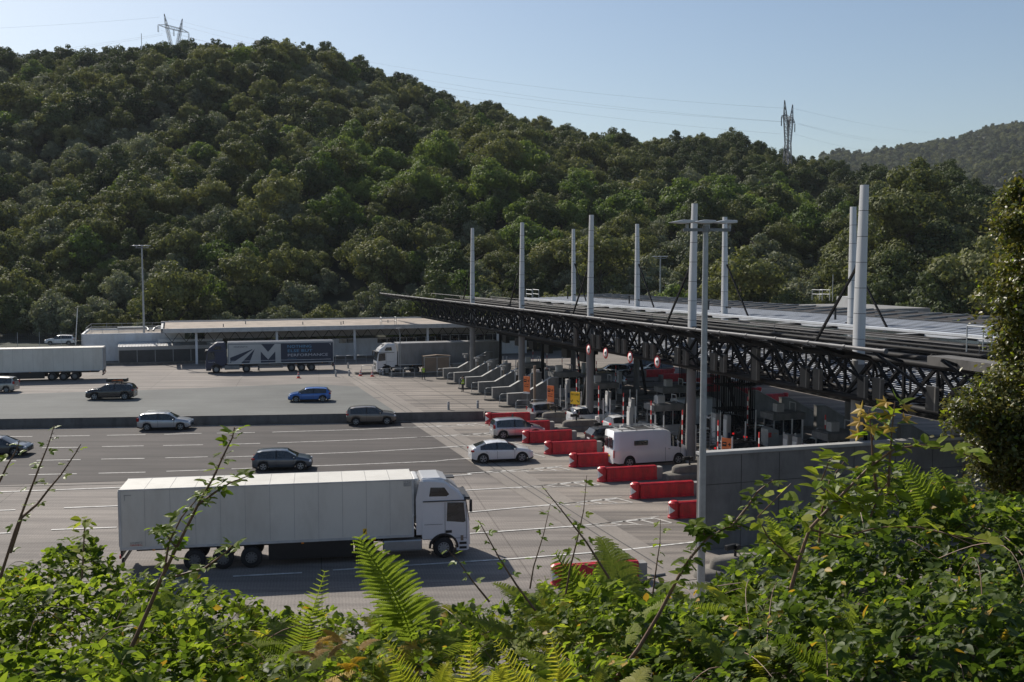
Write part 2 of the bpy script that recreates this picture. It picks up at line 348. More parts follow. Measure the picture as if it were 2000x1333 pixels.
# ================================================================ roads and markings
def sheet(name, pts, z, mat):
    b = MB(); b.add([(p[0], p[1], z) for p in pts], [tuple(range(len(pts)))]); o = b.build(name, mat, fix=False)
    if o.data.polygons[0].normal.z < 0: o.data.flip_normals()
    return tag(o, kind='structure')
def ribbon(name, near, far, z, mat):
    b = MB(); k = len(near); b.add([(p[0], p[1], z) for p in near+far], [(i, i+1, i+1+k, i+k) for i in range(k-1)])
    return tag(b.build(name, mat), kind='structure')
BU = -14.7                                 # edge of the plaza's concrete
def W2(p): return (p.x, p.y)
sheet('concrete_yard', [W2(T(-140, -36.5)), W2(T(120, -36.5)), (140, 40), (-120, 22)], 0.0, 'concrete_slab')
a0 = G(0, 835); MW0 = G(-400, 843); MW1 = G(945, 822)
xs_ = [-500, 0, 240, 500, 750, 770]
ribbon('asphalt_road', [G(x, np.interp(x, [-500, 240, 750], [965, 940, 927])).xy for x in xs_[:-1]]+[T(BU, 55.6).xy],
       [G(x, np.interp(x, [-500, 0, 500, 780], [845, 838, 831, 826])).xy for x in xs_[:-1]]+[T(BU, 30.6).xy], 0.012, 'asphalt_dark')
ribbon('asphalt_road_upper', [G(x, np.interp(x, [-500, 0, 780], [838, 835, 825])).xy for x in (-500, 0, 300, 600)]+[T(BU, 29.8).xy],
       [G(x, y).xy for x, y in ((-500, 784), (0, 771), (300, 762), (600, 750))]+[T(BU, 3.0).xy], 0.012, 'asphalt_worn')
sheet('concrete_plaza', [T(BU+2.6, 90).xy, T(BU+2.6, -10).xy, T(40, -10).xy, T(40, 90).xy], 0.012, 'concrete_apron')
sheet('concrete_strip', [T(BU, 82).xy, T(BU, -10).xy, T(BU+2.6, -10).xy, T(BU+2.6, 82).xy], 0.020, 'concrete_strip')
b = MB()
def stripe(pts, w=0.15, z=0.030, mi=0):
    pts = [Vector((p[0], p[1])) for p in pts]
    for p, q in zip(pts, pts[1:]):
        d = (q-p).normalized(); n_ = Vector((-d.y, d.x))*w/2
        b.quad((*(p-n_), z), (*(q-n_), z), (*(q+n_), z), (*(p+n_), z), mi)
Z1 = lambda x, y: G(x/2.857, 580+y/2.857)
for r in ([(0, 782), (180, 782), (278, 780), (500, 777), (597, 775), (812, 771), (915, 770), (1125, 764), (1210, 763), (1422, 759)],
          [(-120, 849), (110, 847), (235, 845), (445, 842), (570, 838), (802, 834), (910, 832), (1133, 828), (1235, 826), (1452, 820)],
          [(-160, 920), (90, 918), (205, 915), (450, 911), (565, 908), (806, 904), (922, 901), (1160, 895)],
          [(-230, 1000), (40, 998), (160, 995), (428, 990), (550, 987), (812, 981), (928, 976), (1182, 968)]):
    for i in range(0, len(r), 2): stripe([Z1(*r[i]), Z1(*r[i+1])])
stripe([G(-300, 846), G(0, 840), G(665, 829), G(790, 825), T(-9, 31.5)], 0.13)
V0, DV = 34.9, 5.225
def lane_to(px, i, w=0.15): stripe([G(*px[0])]+[G(*p) for p in px[1:]]+[T(-16, V0+DV*i-0.3), T(-9.4, V0+DV*i-0.45)], w)
lane_to([(532, 845), (700, 840), (808, 835)], 0); lane_to([(542, 866), (700, 860), (841, 854)], 1)
lane_to([(441, 894), (700, 884), (905, 873)], 2); lane_to([(452, 917), (700, 908), (850, 902)], 3)
lane_to([(-200, 968), (0, 962), (240, 953), (700, 940), (920, 928)], 4, 0.18)
for a in ([(125, 993), (233, 989)], [(100, 1036), (228, 1031)], [(-60, 1000), (30, 997)], [(-80, 1046), (20, 1042)]): stripe([G(*a[0]), G(*a[1])], 0.17)
stripe([G(300, 1006), G(920, 958), T(-14, V0+DV*5-.2), T(-9.4, V0+DV*5-0.5)], 0.17)
stripe([G(300, 1056), G(920, 1001), T(-14, V0+DV*6-.2), T(-9.4, V0+DV*6-0.5)], 0.17)
stripe([G(650, 1066), G(920, 1043), T(-14, V0+DV*7-.2), T(-9.4, V0+DV*7-0.5)], 0.17)
stripe([G(455, 1127), G(590, 1120)], 0.18); stripe([G(650, 1115), G(995, 1093), T(-14, V0+DV*8-.2), T(-9.4, V0+DV*8-0.5)], 0.17)
stripe([G(200, 1135), G(345, 1131)], 0.18)
random.seed(3)
b.build('road_markings', 'paint_white', fix=False)['kind'] = 'structure'
b = MB()
for i in range(0, 8):                     # worn hatching in front of the barriers
    v = V0+DV*i
    for s in (-1, 1): stripe([T(-14.5, v), T(-8.9, v+s*0.85)], 0.12)
    for k in range(5):
        u = -13.2+k*0.95; h = (u+14.5)/5.6*0.8; stripe([T(u, v-h), T(u+0.5, v+h)], 0.2)
b.build('worn_markings', 'paint_worn', fix=False)['kind'] = 'structure'
b = MB()
for u in (BU+0.9, BU+1.5): stripe([T(u, -9), T(u, 80)], 0.07)
stripe([G(-200, 955), G(0, 951), G(240, 946)], 0.12); stripe([G(240, 946), G(700, 932), G(945, 921), T(BU, 56.3)], 0.1)
for u in (-11, -7): stripe([T(u, -6), T(u, 24)], 0.04)
b.build('drain_channels', 'groove', fix=False)['kind'] = 'structure'
# manhole
m = MB(); c = G(968, 919, 0.034); m.lathe([(0, 0), (0.42, 0), (0.45, -0.004)], c, 20); tag(m.build('manhole_cover', 'concrete_dark'), 'round dark manhole cover in the road behind the white coupe', 'manhole')
m = MB(); c = G(736, 777, 0.034); m.lathe([(0, 0), (0.42, 0), (0.45, -0.004)], c, 20); tag(m.build('manhole_cover', 'concrete_dark'), 'round manhole cover on pale concrete right of the blue car', 'manhole')
# ================================================================ median wall, near wall
mw = MB(); pts = [G(-450, 843), G(0, 838), G(500, 830), G(945, 822), G(1000, 828)]
for p, q in zip(pts, pts[1:]):
    d = (q-p).normalized(); L = (q-p).length; a = math.atan2(d.y, d.x)
    n_ = Vector((-d.y, d.x, 0)); pr = [(0, 0), (0, .25), (.12, .85), (.32, .85), (.44, .25), (.44, 0)]
    vs = [(p+n_*x+Vector((0, 0, z))) for x, z in pr]+[(q+n_*x+Vector((0, 0, z))) for x, z in pr]
    mw.add(vs, [(i, i+1, i+7, i+6) for i in range(5)]+[(0, 1, 2, 3, 4, 5), (6, 7, 8, 9, 10, 11)])
tag(mw.build('median_wall', 'concrete_dark'), 'long low dark concrete wall dividing the two carriageways', 'wall')
nw = thing('retaining_wall', 'tall grey concrete wall with pale coping beside the lamp post', 'wall', T(-10, 77.6), PA)
b = MB(); b.box((8.0, 0.2, 2.4), (16, 0.4, 4.8)); b.build('wall', 'concrete_wall', nw)
b = MB(); b.box((8.0, 0.2, 4.88), (16.1, 0.56, 0.16)); b.build('coping', 'cap_stone', nw, bevel=0.01)
b = MB(); b.box((8.0, -0.006, 3.3), (16, 0.02, 0.03))
for x in (2.3, 4.5, 7, 9, 11.6, 14): b.box((x, -0.006, 2.4), (0.025, 0.02, 4.7))
b.build('joint', 'groove', nw)
pw = thing('wall_pier', 'tall square pale concrete pier at the end of the wall under the hedge', 'pier', T(6, 77.4), PA)
b = MB(); b.box((1.4, 0.3, 3.1), (2.3, 1.6, 6.2)); b.build('body', 'concrete', pw, bevel=0.02)
b = MB(); b.box((8, 0.9, 2.6), (11, 0.5, 5.2)); b.build('wall', 'concrete_dark', pw)
# ================================================================ trees
def crown_arrays(seed, h=10.0, r=4.2, z0=2.0, lobes=40, cards=3600, size=0.5, shape='round'):
    rng = np.random.RandomState(seed); L = []
    tries = 0
    while len(L) < lobes and tries < 4000:
        tries += 1
        p = rng.uniform(-1, 1, 3)
        d = np.linalg.norm(p)
        if d > 1 or d < 0.35: continue
        k = p[2]*0.5+0.5
        wd = {'round': math.sin(math.pi*min(1, k*0.85+0.13))**0.6, 'tall': (1-k)**0.5*1.05+0.12, 'bush': (1-k*k)**0.5*1.1+.1, 'willow': 0.55+0.45*math.sin(math.pi*k), 'spire': 0.42+0.62*math.sin(math.pi*min(1, k*.8+.2)), 'open': math.sin(math.pi*min(1, k*0.7+0.3))**0.8*1.15}[shape]
        c = np.array([p[0]*r*wd, p[1]*r*wd, z0+(h-z0-1.2)*k]); rr = rng.choice([rng.uniform(.12, .2), rng.uniform(.2, .36)])*r*(1.0-0.25*k)
        L.append((c, rr))
    L.append((np.array([0, 0, z0+(h-z0)*0.5]), r*0.62)); tot = sum(q*q for _, q in L)
    P = []; N = []
    for c, q in L:
        n = int(cards*q*q/tot); d = rng.normal(size=(n, 3)); d /= np.linalg.norm(d, axis=1, keepdims=True)
        rad = q*(1-np.abs(rng.normal(0, 0.14, n)))*(1+0.22*np.sin(d[:, 0]*7+seed)*np.cos(d[:, 2]*6))
        rad[rng.rand(n) < 0.06] *= 1.22
        P.append(c+d*rad[:, None]*np.array([1, 1, 0.85])); N.append(d+rng.normal(0, 0.42, (n, 3)))
    P = np.concatenate(P); N = np.concatenate(N); keep = P[:, 2] > 0.1; P = P[keep]; N = N[keep]
    s = size*rng.uniform(0.6, 1.3, len(P))
    M = rotm(N, rng)*s[:, None, None]
    tv = np.array([[-.5, -.12, .04], [0, -.42, 0], [.5, .1, .05], [.02, .42, -.03]]); tf = np.array([[0, 1, 2, 3]])
    return replicate(tv, tf, M, P)
PROTO = {}
def proto(key, mat, seed, **k):
    V, F = crown_arrays(seed, **k); o = fast_mesh('crown', V, F, [mat]); C.objects.unlink(o); PROTO.setdefault(key, []).append(o)
for i in range(3):
    proto('olive', 'leaf_olive', 10+i, shape=['round', 'bush', 'willow'][i], z0=1.2, cards=7500, size=0.36)
    proto('dark', 'leaf_dark', 20+i, shape=['round', 'tall', 'round'][i], z0=1.5, h=11, cards=7500, size=0.37)
    proto('bright', 'leaf_bright', 30+i, shape=['round', 'bush', 'round'][i], z0=1.5, h=9.5, r=4.5, cards=6500, size=0.42)
    proto('grey', 'leaf_grey', 40+i, shape=['round', 'willow', 'bush'][i], z0=0.8, h=8.5, r=3.9, cards=8000, size=0.33)
proto('olive', 'leaf_olive', 51, shape='open', z0=3.4, h=12.5, r=5.2, lobes=22, cards=6500, size=0.4)
proto('dark', 'leaf_dark', 52, shape='spire', z0=1, h=10.5, r=4.6, lobes=44, cards=6500, size=0.36)
proto('bright', 'leaf_bright', 53, shape='open', z0=2.6, h=11, r=5.4, lobes=24, cards=6500, size=0.45)
proto('grey', 'leaf_grey', 54, shape='spire', z0=.8, h=9.5, r=4.6, lobes=40, cards=6500, size=0.34)
tm = MB(); tm.path([(0, 0, -0.6), (.1, .05, 2), (-.1, .1, 4.5), (.1, 0, 7)], [.3, .22, .15, .05], 7)
for k in range(6):
    a = k*1.1; z = 2+k*0.7; tm.path([(0, 0, z), (math.cos(a)*1.3, math.sin(a)*1.3, z+1.2), (math.cos(a)*2.6, math.sin(a)*2.6, z+2)], [.1, .07, .02], 5)
trunk_o = tm.build('trunk', 'bark'); C.objects.unlink(trunk_o)
rng = np.random.RandomState(11)
trees = []
sp = 5.3
for gy in np.arange(132, 470, sp):
    xmax = gy*0.56+8
    for gx in np.arange(-xmax, xmax, sp):
        x = gx+rng.uniform(-.45, .45)*sp; y = gy+rng.uniform(-.45, .45)*sp; px = 1000+FPX*x/y
        zr, Rd, Fd = hill_par(px); s = (y-Fd)/(Rd-Fd)
        if s < -0.03 or s > 1.07: continue
        a = vn(x/32+3, y/32); c = vn(x/17, y/24+7); q = vn(x/60+20, y/50)
        if s > 0.86 and px < 730 and px > 180: kind = 'dark' if rng.rand() < .8 else 'olive'
        elif px > 1620 and s > 0.45: kind = 'dark' if rng.rand() < .85 else 'olive'
        elif 620 < px < 1700 and 0.25 < s < 0.62 and q > -0.22: kind = 'bright' if rng.rand() < .62 else ('olive' if rng.rand() < .6 else 'dark')
        elif a > 0.16: kind = 'dark' if rng.rand() < .6 else 'olive'
        elif c > 0.15: kind = 'grey' if rng.rand() < .7 else 'olive'
        elif rng.rand() < 0.07: kind = 'bright'
        else: kind = ['olive', 'olive', 'grey', 'dark'][rng.randint(4)]
        sc = rng.choice([rng.uniform(.45, .75), rng.uniform(.75, 1.1), rng.uniform(1.1, 1.5)], p=[.35, .42, .23])*(1+a*0.3)
        if kind == 'dark' and s > 0.86: sc *= 1.3 if px < 1600 else 1.0
        if s > 0.93 and kind != 'dark': sc *= 0.8
        if s > .8: sc = min(sc, 1.45 if px < 730 else 1.12)
        trees.append((x, y, s, px, kind, rng.randint(4), sc, rng.uniform(0, 6.28)))
zs = ground_z([t[0] for t in trees], [t[1] for t in trees])
trees = [(*t, float(z)) for t, z in zip(trees, zs)]
# the 290 that show largest: nearest rows first
trees.sort(key=lambda t: (math.hypot(t[0], t[1])/t[6])+(0 if abs(t[3]-1000) < 1040 else 900))
LBL = {'olive': 'olive-green broadleaf tree', 'dark': 'dark green dense tree', 'bright': 'bright green acacia-like tree', 'grey': 'grey-green willowy tree'}
CATT = 'tree'
def zone(px, s):
    w_ = 'low on the wooded slope' if s < 0.18 else 'partway up the wooded slope' if s < 0.5 else 'high on the wooded slope'
    p_ = ('behind the white trailer' if px < 230 else 'behind the low white building' if px < 420 else 'above the blue lorry' if px < 700 else 'behind the white lorry cab' if px < 950
          else 'behind the left masts' if px < 1200 else 'behind the middle masts' if px < 1500 else 'behind the right masts')
    return w_+' '+p_
tthing = {}
NT = 290
for t in trees[:NT]:
    x, y, s, px, kind, vi, sc, rot, z = t
    kk = (kind, vi)
    if kk not in tthing:
        r_ = thing({'olive': 'broadleaf_tree', 'dark': 'dense_tree', 'bright': 'acacia_tree', 'grey': 'willow_tree'}[kind], '', 'tree')
        c_ = PROTO[kind][vi].copy(); c_.name = 'crown'; C.objects.link(c_); c_.parent = r_
        t_ = trunk_o.copy(); t_.name = 'trunk'; C.objects.link(t_); t_.parent = r_; tthing[kk] = r_; o = r_
        r_.location = (x, y, z-0.4); r_.rotation_euler = (0, 0, rot); r_.scale = (sc,)*3
    else: o = dup(tthing[kk], (x, y, z-0.4), rot, None, None, sc)
    lab = LBL[kind]+' '+zone(px, s); o['label'] = lab; o['group'] = lab.replace('tree', 'trees', 1)
# ---------------------------------------------------------------- the rest of the wood: one object each, instanced on points
def wood(name, T_, protos, label):
    col = bpy.data.collections.new(name+'_kinds')
    for i, p in enumerate(protos):
        q = bpy.data.objects.new('crown_kind_%02d' % i, p.data); col.objects.link(q)
    me = bpy.data.meshes.new(name); me.from_pydata([(t[0], t[1], t[2]) for t in T_], [], [])
    for an, k, ty in (('idx', 3, 'INT'), ('scl', 4, 'FLOAT'), ('rot', 5, 'FLOAT')):
        at = me.attributes.new(an, ty, 'POINT'); at.data.foreach_set('value', [t[k] for t in T_])
    o = bpy.data.objects.new(name, me); C.objects.link(o); tag(o, label, 'woodland', kind='stuff')
    ng = bpy.data.node_groups.new(name, 'GeometryNodeTree')
    ng.interface.new_socket('Geometry', in_out='INPUT', socket_type='NodeSocketGeometry'); ng.interface.new_socket('Geometry', in_out='OUTPUT', socket_type='NodeSocketGeometry')
    N = ng.nodes; L = ng.links; gi = N.new('NodeGroupInput'); go = N.new('NodeGroupOutput'); iop = N.new('GeometryNodeInstanceOnPoints')
    ci = N.new('GeometryNodeCollectionInfo'); ci.inputs['Collection'].default_value = col; ci.inputs['Separate Children'].default_value = True; ci.inputs['Reset Children'].default_value = True
    L.new(gi.outputs[0], iop.inputs['Points']); L.new(ci.outputs[0], iop.inputs['Instance']); iop.inputs['Pick Instance'].default_value = True
    def attr(nm, ty):
        a = N.new('GeometryNodeInputNamedAttribute'); a.data_type = ty; a.inputs['Name'].default_value = nm; return a.outputs[0]
    L.new(attr('idx', 'INT'), iop.inputs['Instance Index']); cx = N.new('ShaderNodeCombineXYZ'); L.new(attr('rot', 'FLOAT'), cx.inputs[2])
    L.new(cx.outputs[0], iop.inputs['Rotation']); L.new(attr('scl', 'FLOAT'), iop.inputs['Scale']); L.new(iop.outputs[0], go.inputs[0])
    md = o.modifiers.new('scatter', 'NODES'); md.node_group = ng; return o
KEYS = ['olive', 'dark', 'bright', 'grey']
ALLP = [PROTO[k][i] for k in KEYS for i in range(4)]
wood('hillside_woodland', [(x, y, z-0.4, KEYS.index(kind)*4+vi, sc, rot) for x, y, s, px, kind, vi, sc, rot, z in trees[NT:]], ALLP, 'dense mixed woodland covering the hillside up to the ridge')
# ---------------------------------------------------------------- far hill with its own wood
FR = [(1500, 330), (1610, 300), (1650, 296), (1730, 290), (1800, 279), (1840, 274), (1865, 272), (1880, 262), (1930, 250), (1990, 240), (2100, 232), (2300, 225), (2600, 260)]
_ax = np.array([a for a, b in FR], float); _ay = np.array([b for a, b in FR], float)
def far_z(x, y):
    px = 1000+FPX*x/y; D = 1500.0; a = np.arctan((np.interp(px, _ax, _ay)-666.5)/FPX)+PITCH
    zr = CAM_H-np.tan(a)*D-6; s = (y-700)/(D-700); sp_ = np.interp(px, [1400, 1600, 2600], [0, 1, 1])
    return np.where(s < 1, zr*np.clip(s, 0, 1)**0.9, zr*(1-(s-1)*1.2))*np.maximum(sp_, 0.02)+vn(x/130, y/130)*46*np.clip(s*2, 0, 1)*np.clip((1-s)*3, 0, 1)
ys = np.linspace(690, 1750, 60); xs = np.linspace(200, 1700, 110); Y, X = np.meshgrid(ys, xs, indexing='ij'); Z = far_z(X, Y)
n, m_ = X.shape; V = np.stack([X, Y, Z], 2).reshape(-1, 3); i = np.arange(n-1)[:, None]*m_+np.arange(m_-1)[None]
tag(fast_mesh('far_hill', V, np.stack([i, i+1, i+m_+1, i+m_], 2).reshape(-1, 4), ['hill_floor'], smooth=True), kind='structure')
ft = []
for gy in np.arange(1000, 1540, 10.5):
    for gx in np.arange(gy*0.26, gy*0.54, 10.5):
        x = gx+rng.uniform(-5, 5); y = gy+rng.uniform(-5, 5)
        if vn(x/70, y/70+31) > 0.30: continue
        k = rng.choice([0, 1, 4, 5, 12, 14], p=[.2, .15, .25, .2, .1, .1]); ft.append((x, y, float(far_z(np.array([x]), np.array([y]))[0])-1, int(k), rng.uniform(.9, 1.5), rng.uniform(0, 6.28)))
wood('far_woodland', ft, ALLP, 'hazy blue-green woodland on the distant hill at right')
# ---------------------------------------------------------------- pylons, telecom mast, wires
def lattice_leg(b, p, q, w0, w1, n, r=0.12):
    p = Vector(p); q = Vector(q); d = (q-p); x = Vector((1, 0, 0)); y = Vector((0, 1, 0))
    cs = lambda t: [p+d*t+x*sx*(w0+(w1-w0)*t)/2+y*sy*(w0+(w1-w0)*t)/2 for sx, sy in ((-1, -1), (1, -1), (1, 1), (-1, 1))]
    pr = cs(0)
    for k in range(1, n+1):
        c = cs(k/n)
        for j in range(4):
            b.tube(pr[j], c[j], r, 4, cap=False); b.tube(pr[j], c[(j+1) % 4], r*.6, 4, cap=False); b.tube(pr[(j+1) % 4], c[j], r*.6, 4, cap=False); b.tube(c[j], c[(j+1) % 4], r*.6, 4, cap=False)
        pr = c
def pylon(loc, rz, s, label):
    t = thing('electricity_pylon', label, 'pylon', loc, rz); t.scale = (s, s, s)
    for sx in (-1, 1):
        b = MB(); lattice_leg(b, (sx*5, 0, -12), (sx*2.2, 0, 15), 3.2, 1.4, 8); lattice_leg(b, (sx*2.2, 0, 15), (sx*5.2, 0, 25), 1.4, 1.4, 4); lattice_leg(b, (sx*5.2, 0, 25), (sx*7, 0, 32), 1.4, .2, 3)
        b.build('tower_leg', 'galv_dark', t)
    b = MB()
    def hl(p, q, h, n):
        p = Vector(p); q = Vector(q)
        for y in (-.6, .6):
            o_ = Vector((0, y, 0)); prv = None
            b.tube(p+o_, q+o_, .11, 4); b.tube(p+o_+Vector((0, 0, h)), q+o_+Vector((0, 0, h)), .11, 4)
            for k in range(n+1):
                a = p.lerp(q, k/n)+o_+Vector((0, 0, h*(k % 2)))
                if prv: b.tube(prv, a, .07, 4, cap=False)
                prv = a
    hl((-6, 0, 24.5), (6, 0, 24.5), 1.6, 12)
    for sx in (-1, 1):
        for z in (24.5, 26.1):
            for y in (-.6, .6): b.tube((sx*6, y, z), (sx*12, 0, 25), .11, 4)
        b.tube((sx*9, -.3, 24.8), (sx*9, .3, 25.6), .08, 4)
    b.build('cross_arm', 'galv_dark', t)
    for x in (-11.8, 0, 11.8):
        b = MB()
        for dx in (-.35, .35): b.path([(x+dx, 0, 24.6), (x+dx, 0, 21)], .13, 5)
        b.tube((x-.5, 0, 21), (x+.5, 0, 21), .1, 5); b.build('insulator', 'black', t)
    return t
zr_, Rd_, _ = hill_par(345); pd = 450
pA = GD(340, 90, pd); pylon((pA.x, pd, pA.z-11), R(62), 0.72, 'grey lattice pylon leaning into view on the left ridge top')
pdB = 335; pB = GD(1538, 325, pdB); pylon((pB.x, pdB, pB.z-4), R(62), 0.74, 'tall lattice pylon standing among trees right of the mast row')
b = MB(); p = GD(277, 100, 470); lattice_leg(b, (p.x, 470, p.z-14), (p.x, 470, p.z+2), 1.6, .9, 8, .1); b.tube((p.x, 470, p.z+2), (p.x, 470, p.z+7.5), .12, 5)
for k in range(5): b.box((p.x+(-1)**k*.8, 470, p.z-3+k*1.1), (.5, .4, 1.6))
tag(b.build('telecom_mast', 'galv_dark'), 'small spiked telecom mast left of the ridge pylon', 'mast')
wires = [((312, 34), (-60, 58), 450, 420), ((322, 34), (1535, 212), 450, 337), ((318, 66), (-60, 120), 450, 420), ((318, 69), (-60, 125), 450, 420), ((352, 50), (1528, 238), 450, 337), ((315, 60), (1552, 240), 450, 337),
         ((345, 66), (1524, 262), 450, 337), ((1548, 212), (1880, 258), 337, 900), ((1560, 243), (1790, 276), 337, 900), ((1558, 241), (1800, 272), 337, 900), ((1552, 262), (1740, 288), 337, 900)]
for i, (a, c_, d0, d1) in enumerate(wires):
    p = GD(*a, d0); q = GD(*c_, d1); mid = (1 if i in (1, 4, 5, 6) else .25)*1.0
    sag = (p-q).length*0.022*mid; pts = [p.lerp(q, k/16)-Vector((0, 0, sag*4*(k/16)*(1-k/16))) for k in range(17)]
    b = MB(); b.path(pts, 0.018, 4, cap=False)
    tag(b.build('power_line', 'galv_dark'), ['thin wire from the ridge pylon to the left frame edge', 'thin wire strung across the sky between the two pylons', 'thin wire running right from the second pylon'][0 if i in (0, 2, 3) else 1 if i in (1, 4, 5, 6) else 2], 'wire', ['wires left of the ridge pylon', 'wires between the pylons', 'wires right of the second pylon'][0 if i in (0, 2, 3) else 1 if i in (1, 4, 5, 6) else 2])
pm('signal_grey', (0.12, 0.112, 0.1), 0.6)
pm('column_grey', (0.19, 0.185, 0.18), 0.75, 0, 0.08, 0.6)
# ================================================================ canopy
def zt(v): return 9.62+0.0072*v            # height of the canopy's front tube
def zb(v): return 6.75+0.0078*v            # bottom chord
cano = thing('toll_canopy', 'long black lattice toll canopy with a bright front tube and striped metal roofs', 'canopy', T(0, 0), PA)
cano['label'] = 'long black lattice toll canopy with a pale front tube and striped metal roofs'
def c3(u, v, z): return (u, -v, z)         # canopy-local coordinates (x = u, y = -v)
UT = -2.6
b = MB()
vs_ = np.arange(-46, 83.2, 3.2)
for a, c_ in zip(vs_, vs_[1:]): b.tube(c3(UT, a+.04, zt(a)), c3(UT, c_-.04, zt(c_)), .10, 10)
for a in vs_: b.tube(c3(UT, a-.09, zt(a)), c3(UT, a+.09, zt(a)), .13, 10)
b.build('edge_tube', 'steel_tube', cano)
b = MB()                                    # glass awning hung below the tube
for a, c_ in zip(vs_, vs_[1:]):
    if c_ > 80: continue
    lo = 0.62 if a > -24 else 0.62*max(0.12, (a+50)/26)
    b.quad(c3(UT+.05, a+.05, zt(a)-.12), c3(UT+.05, c_-.05, zt(c_)-.12), c3(UT+2.0*lo/.62, c_-.05, zt(c_)-lo), c3(UT+2.0*lo/.62, a+.05, zt(a)-lo))
b.build('glass_awning', 'glass_roof', cano, fix=False)
PV = 4.775
vv = [-23.9+PV*k for k in range(26)]
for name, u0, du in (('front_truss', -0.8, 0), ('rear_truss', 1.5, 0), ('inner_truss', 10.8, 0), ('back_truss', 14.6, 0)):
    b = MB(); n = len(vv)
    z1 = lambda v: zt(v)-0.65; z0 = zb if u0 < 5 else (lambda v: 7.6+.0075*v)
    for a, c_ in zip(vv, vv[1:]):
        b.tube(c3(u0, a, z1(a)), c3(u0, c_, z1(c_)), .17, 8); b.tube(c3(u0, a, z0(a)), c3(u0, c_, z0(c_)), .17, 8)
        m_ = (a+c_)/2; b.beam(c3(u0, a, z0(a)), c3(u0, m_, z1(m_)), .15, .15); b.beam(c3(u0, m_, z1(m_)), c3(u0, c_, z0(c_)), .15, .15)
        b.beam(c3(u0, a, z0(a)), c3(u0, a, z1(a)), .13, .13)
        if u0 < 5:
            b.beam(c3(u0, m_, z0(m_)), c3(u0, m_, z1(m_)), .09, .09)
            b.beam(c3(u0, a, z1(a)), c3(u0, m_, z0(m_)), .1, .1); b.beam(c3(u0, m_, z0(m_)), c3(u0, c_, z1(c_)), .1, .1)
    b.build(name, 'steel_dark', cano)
b = MB()                                    # cross frames, top and bottom, and the slanting props under the tube
for k, a in enumerate(vv):
    b.beam(c3(-.8, a, zt(a)-.65), c3(1.5, a, zt(a)-.65), .14, .14); b.beam(c3(-.8, a, zb(a)), c3(1.5, a, zb(a)), .14, .14)
    b.beam(c3(-.8, a, zb(a)), c3(1.5, a+PV/2, zt(a)-.65), .1, .1); b.beam(c3(1.5, a, zb(a)), c3(-.8, a+PV/2, zt(a)-.65), .1, .1)
    b.beam(c3(-.8, a, zb(a)), c3(1.5, a+PV, zb(a+PV)), .1, .1)
    b.beam(c3(UT, a, zt(a)-.1), c3(-.7, a+3.6, zb(a+3.6)+.15), .12, .12)
    b.beam(c3(UT, a, zt(a)-.1), c3(-.8, a, zt(a)-.65), .14, .14)
for k, a in enumerate(np.arange(-46, -24, 3.2)): b.beam(c3(UT, a, zt(a)-.1), c3(-.8+0*k, a+3.5, zt(a)-.75), .09, .09)
b.build('cross_bracing', 'steel_dark', cano)
b = MB()                                    # open roof frame between the front tube and the rear roof
for i, u in enumerate((2.6, 4.9, 7.2, 9.4)):
    for a, c_ in zip(vv, vv[1:]): b.tube(c3(u, a, zt(a)-.35), c3(u, c_, zt(c_)-.35), .09 if i % 2 else .13, 6)
for a in vv:
    b.beam(c3(1.5, a, zt(a)-.5), c3(12, a, zt(a)-.45), .16, .24); b.beam(c3(1.5, a, zt(a)-1.3), c3(11, a, zt(a)-1.5), .14, .14)
    for k in range(4):
        u = 1.5+k*2.5; b.beam(c3(u, a, zt(a)-1.3), c3(u+1.25, a, zt(a)-.5), .09, .09); b.beam(c3(u+1.25, a, zt(a)-.5), c3(u+2.5, a, zt(a)-1.4), .09, .09)
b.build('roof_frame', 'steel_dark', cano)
b = MB()
for u in (3.7, 8.3):
    b.tube(c3(u, -20, zt(-20)+.0), c3(u, 80, zt(80)+.0), .025, 5)
for a in vv[::2]: b.tube(c3(3.7, a, zt(a)-.4), c3(3.7, a, zt(a)+.25), .03, 5)
b.tube(c3(1.6, -28, zt(-28)+.35), c3(1.6, 80, zt(80)+.35), .03, 5)
b.build('guard_rail', 'steel_tube', cano)
# glazed upper skin (dark) over parts of the open frame
b = MB()
for i, a in enumerate(vv[:-1]):
    c_ = vv[i+1]
    for j, (u0, u1) in enumerate(((9.6, 11.4), (4.9, 6.6), (7.4, 9.2))):
        if (i*2+j) % 3: continue
        b.quad(c3(u0, a+.1, zt(a)-.3), c3(u0, c_-.1, zt(c_)-.3), c3(u1, c_-.1, zt(c_)-.25), c3(u1, a+.1, zt(a)-.25))
b.build('glass_panel', 'glass_roof', cano, fix=False)
# lower ribbed roof seen through the truss
def ribbed(name, u0, u1, v0, v1, zf, pitch, mat, h=.07):
    b = MB(); n = int((u1-u0)/pitch)
    for k in range(n):
        a = u0+k*pitch; z = lambda v, u: zf(u, v)
        ps = [(a, 0), (a+pitch*.35, 0), (a+pitch*.38, h), (a+pitch*.62, h), (a+pitch, 0)]
        for w_, ((p, hp), (q, hq)) in enumerate(zip(ps, ps[1:])): b.quad(c3(p, v0, zf(p, v0)+hp), c3(q, v0, zf(q, v0)+hq), c3(q, v1, zf(q, v1)+hq), c3(p, v1, zf(p, v1)+hp), 0 if w_ == 0 or w_ == 2 else 1)
    o = b.build(name, [mat, 'roof_rib'], cano, fix=False); bm = bmesh.new(); bm.from_mesh(o.data)
    for f in bm.faces:
        f.normal_update()
        if f.normal.z < 0: f.normal_flip()
    bm.to_mesh(o.data); bm.free(); return o
ribbed('lower_roof', 2.2, 12.2, -16, 92, lambda u, v: 6.75+.0075*v+.02*u, .62, 'roof_low', .1)
b = MB(); b.box((12.3, -33, 7.45), (.18, 98, .16)); b.build('lower_roof_edge', 'fascia', cano)
b = MB()
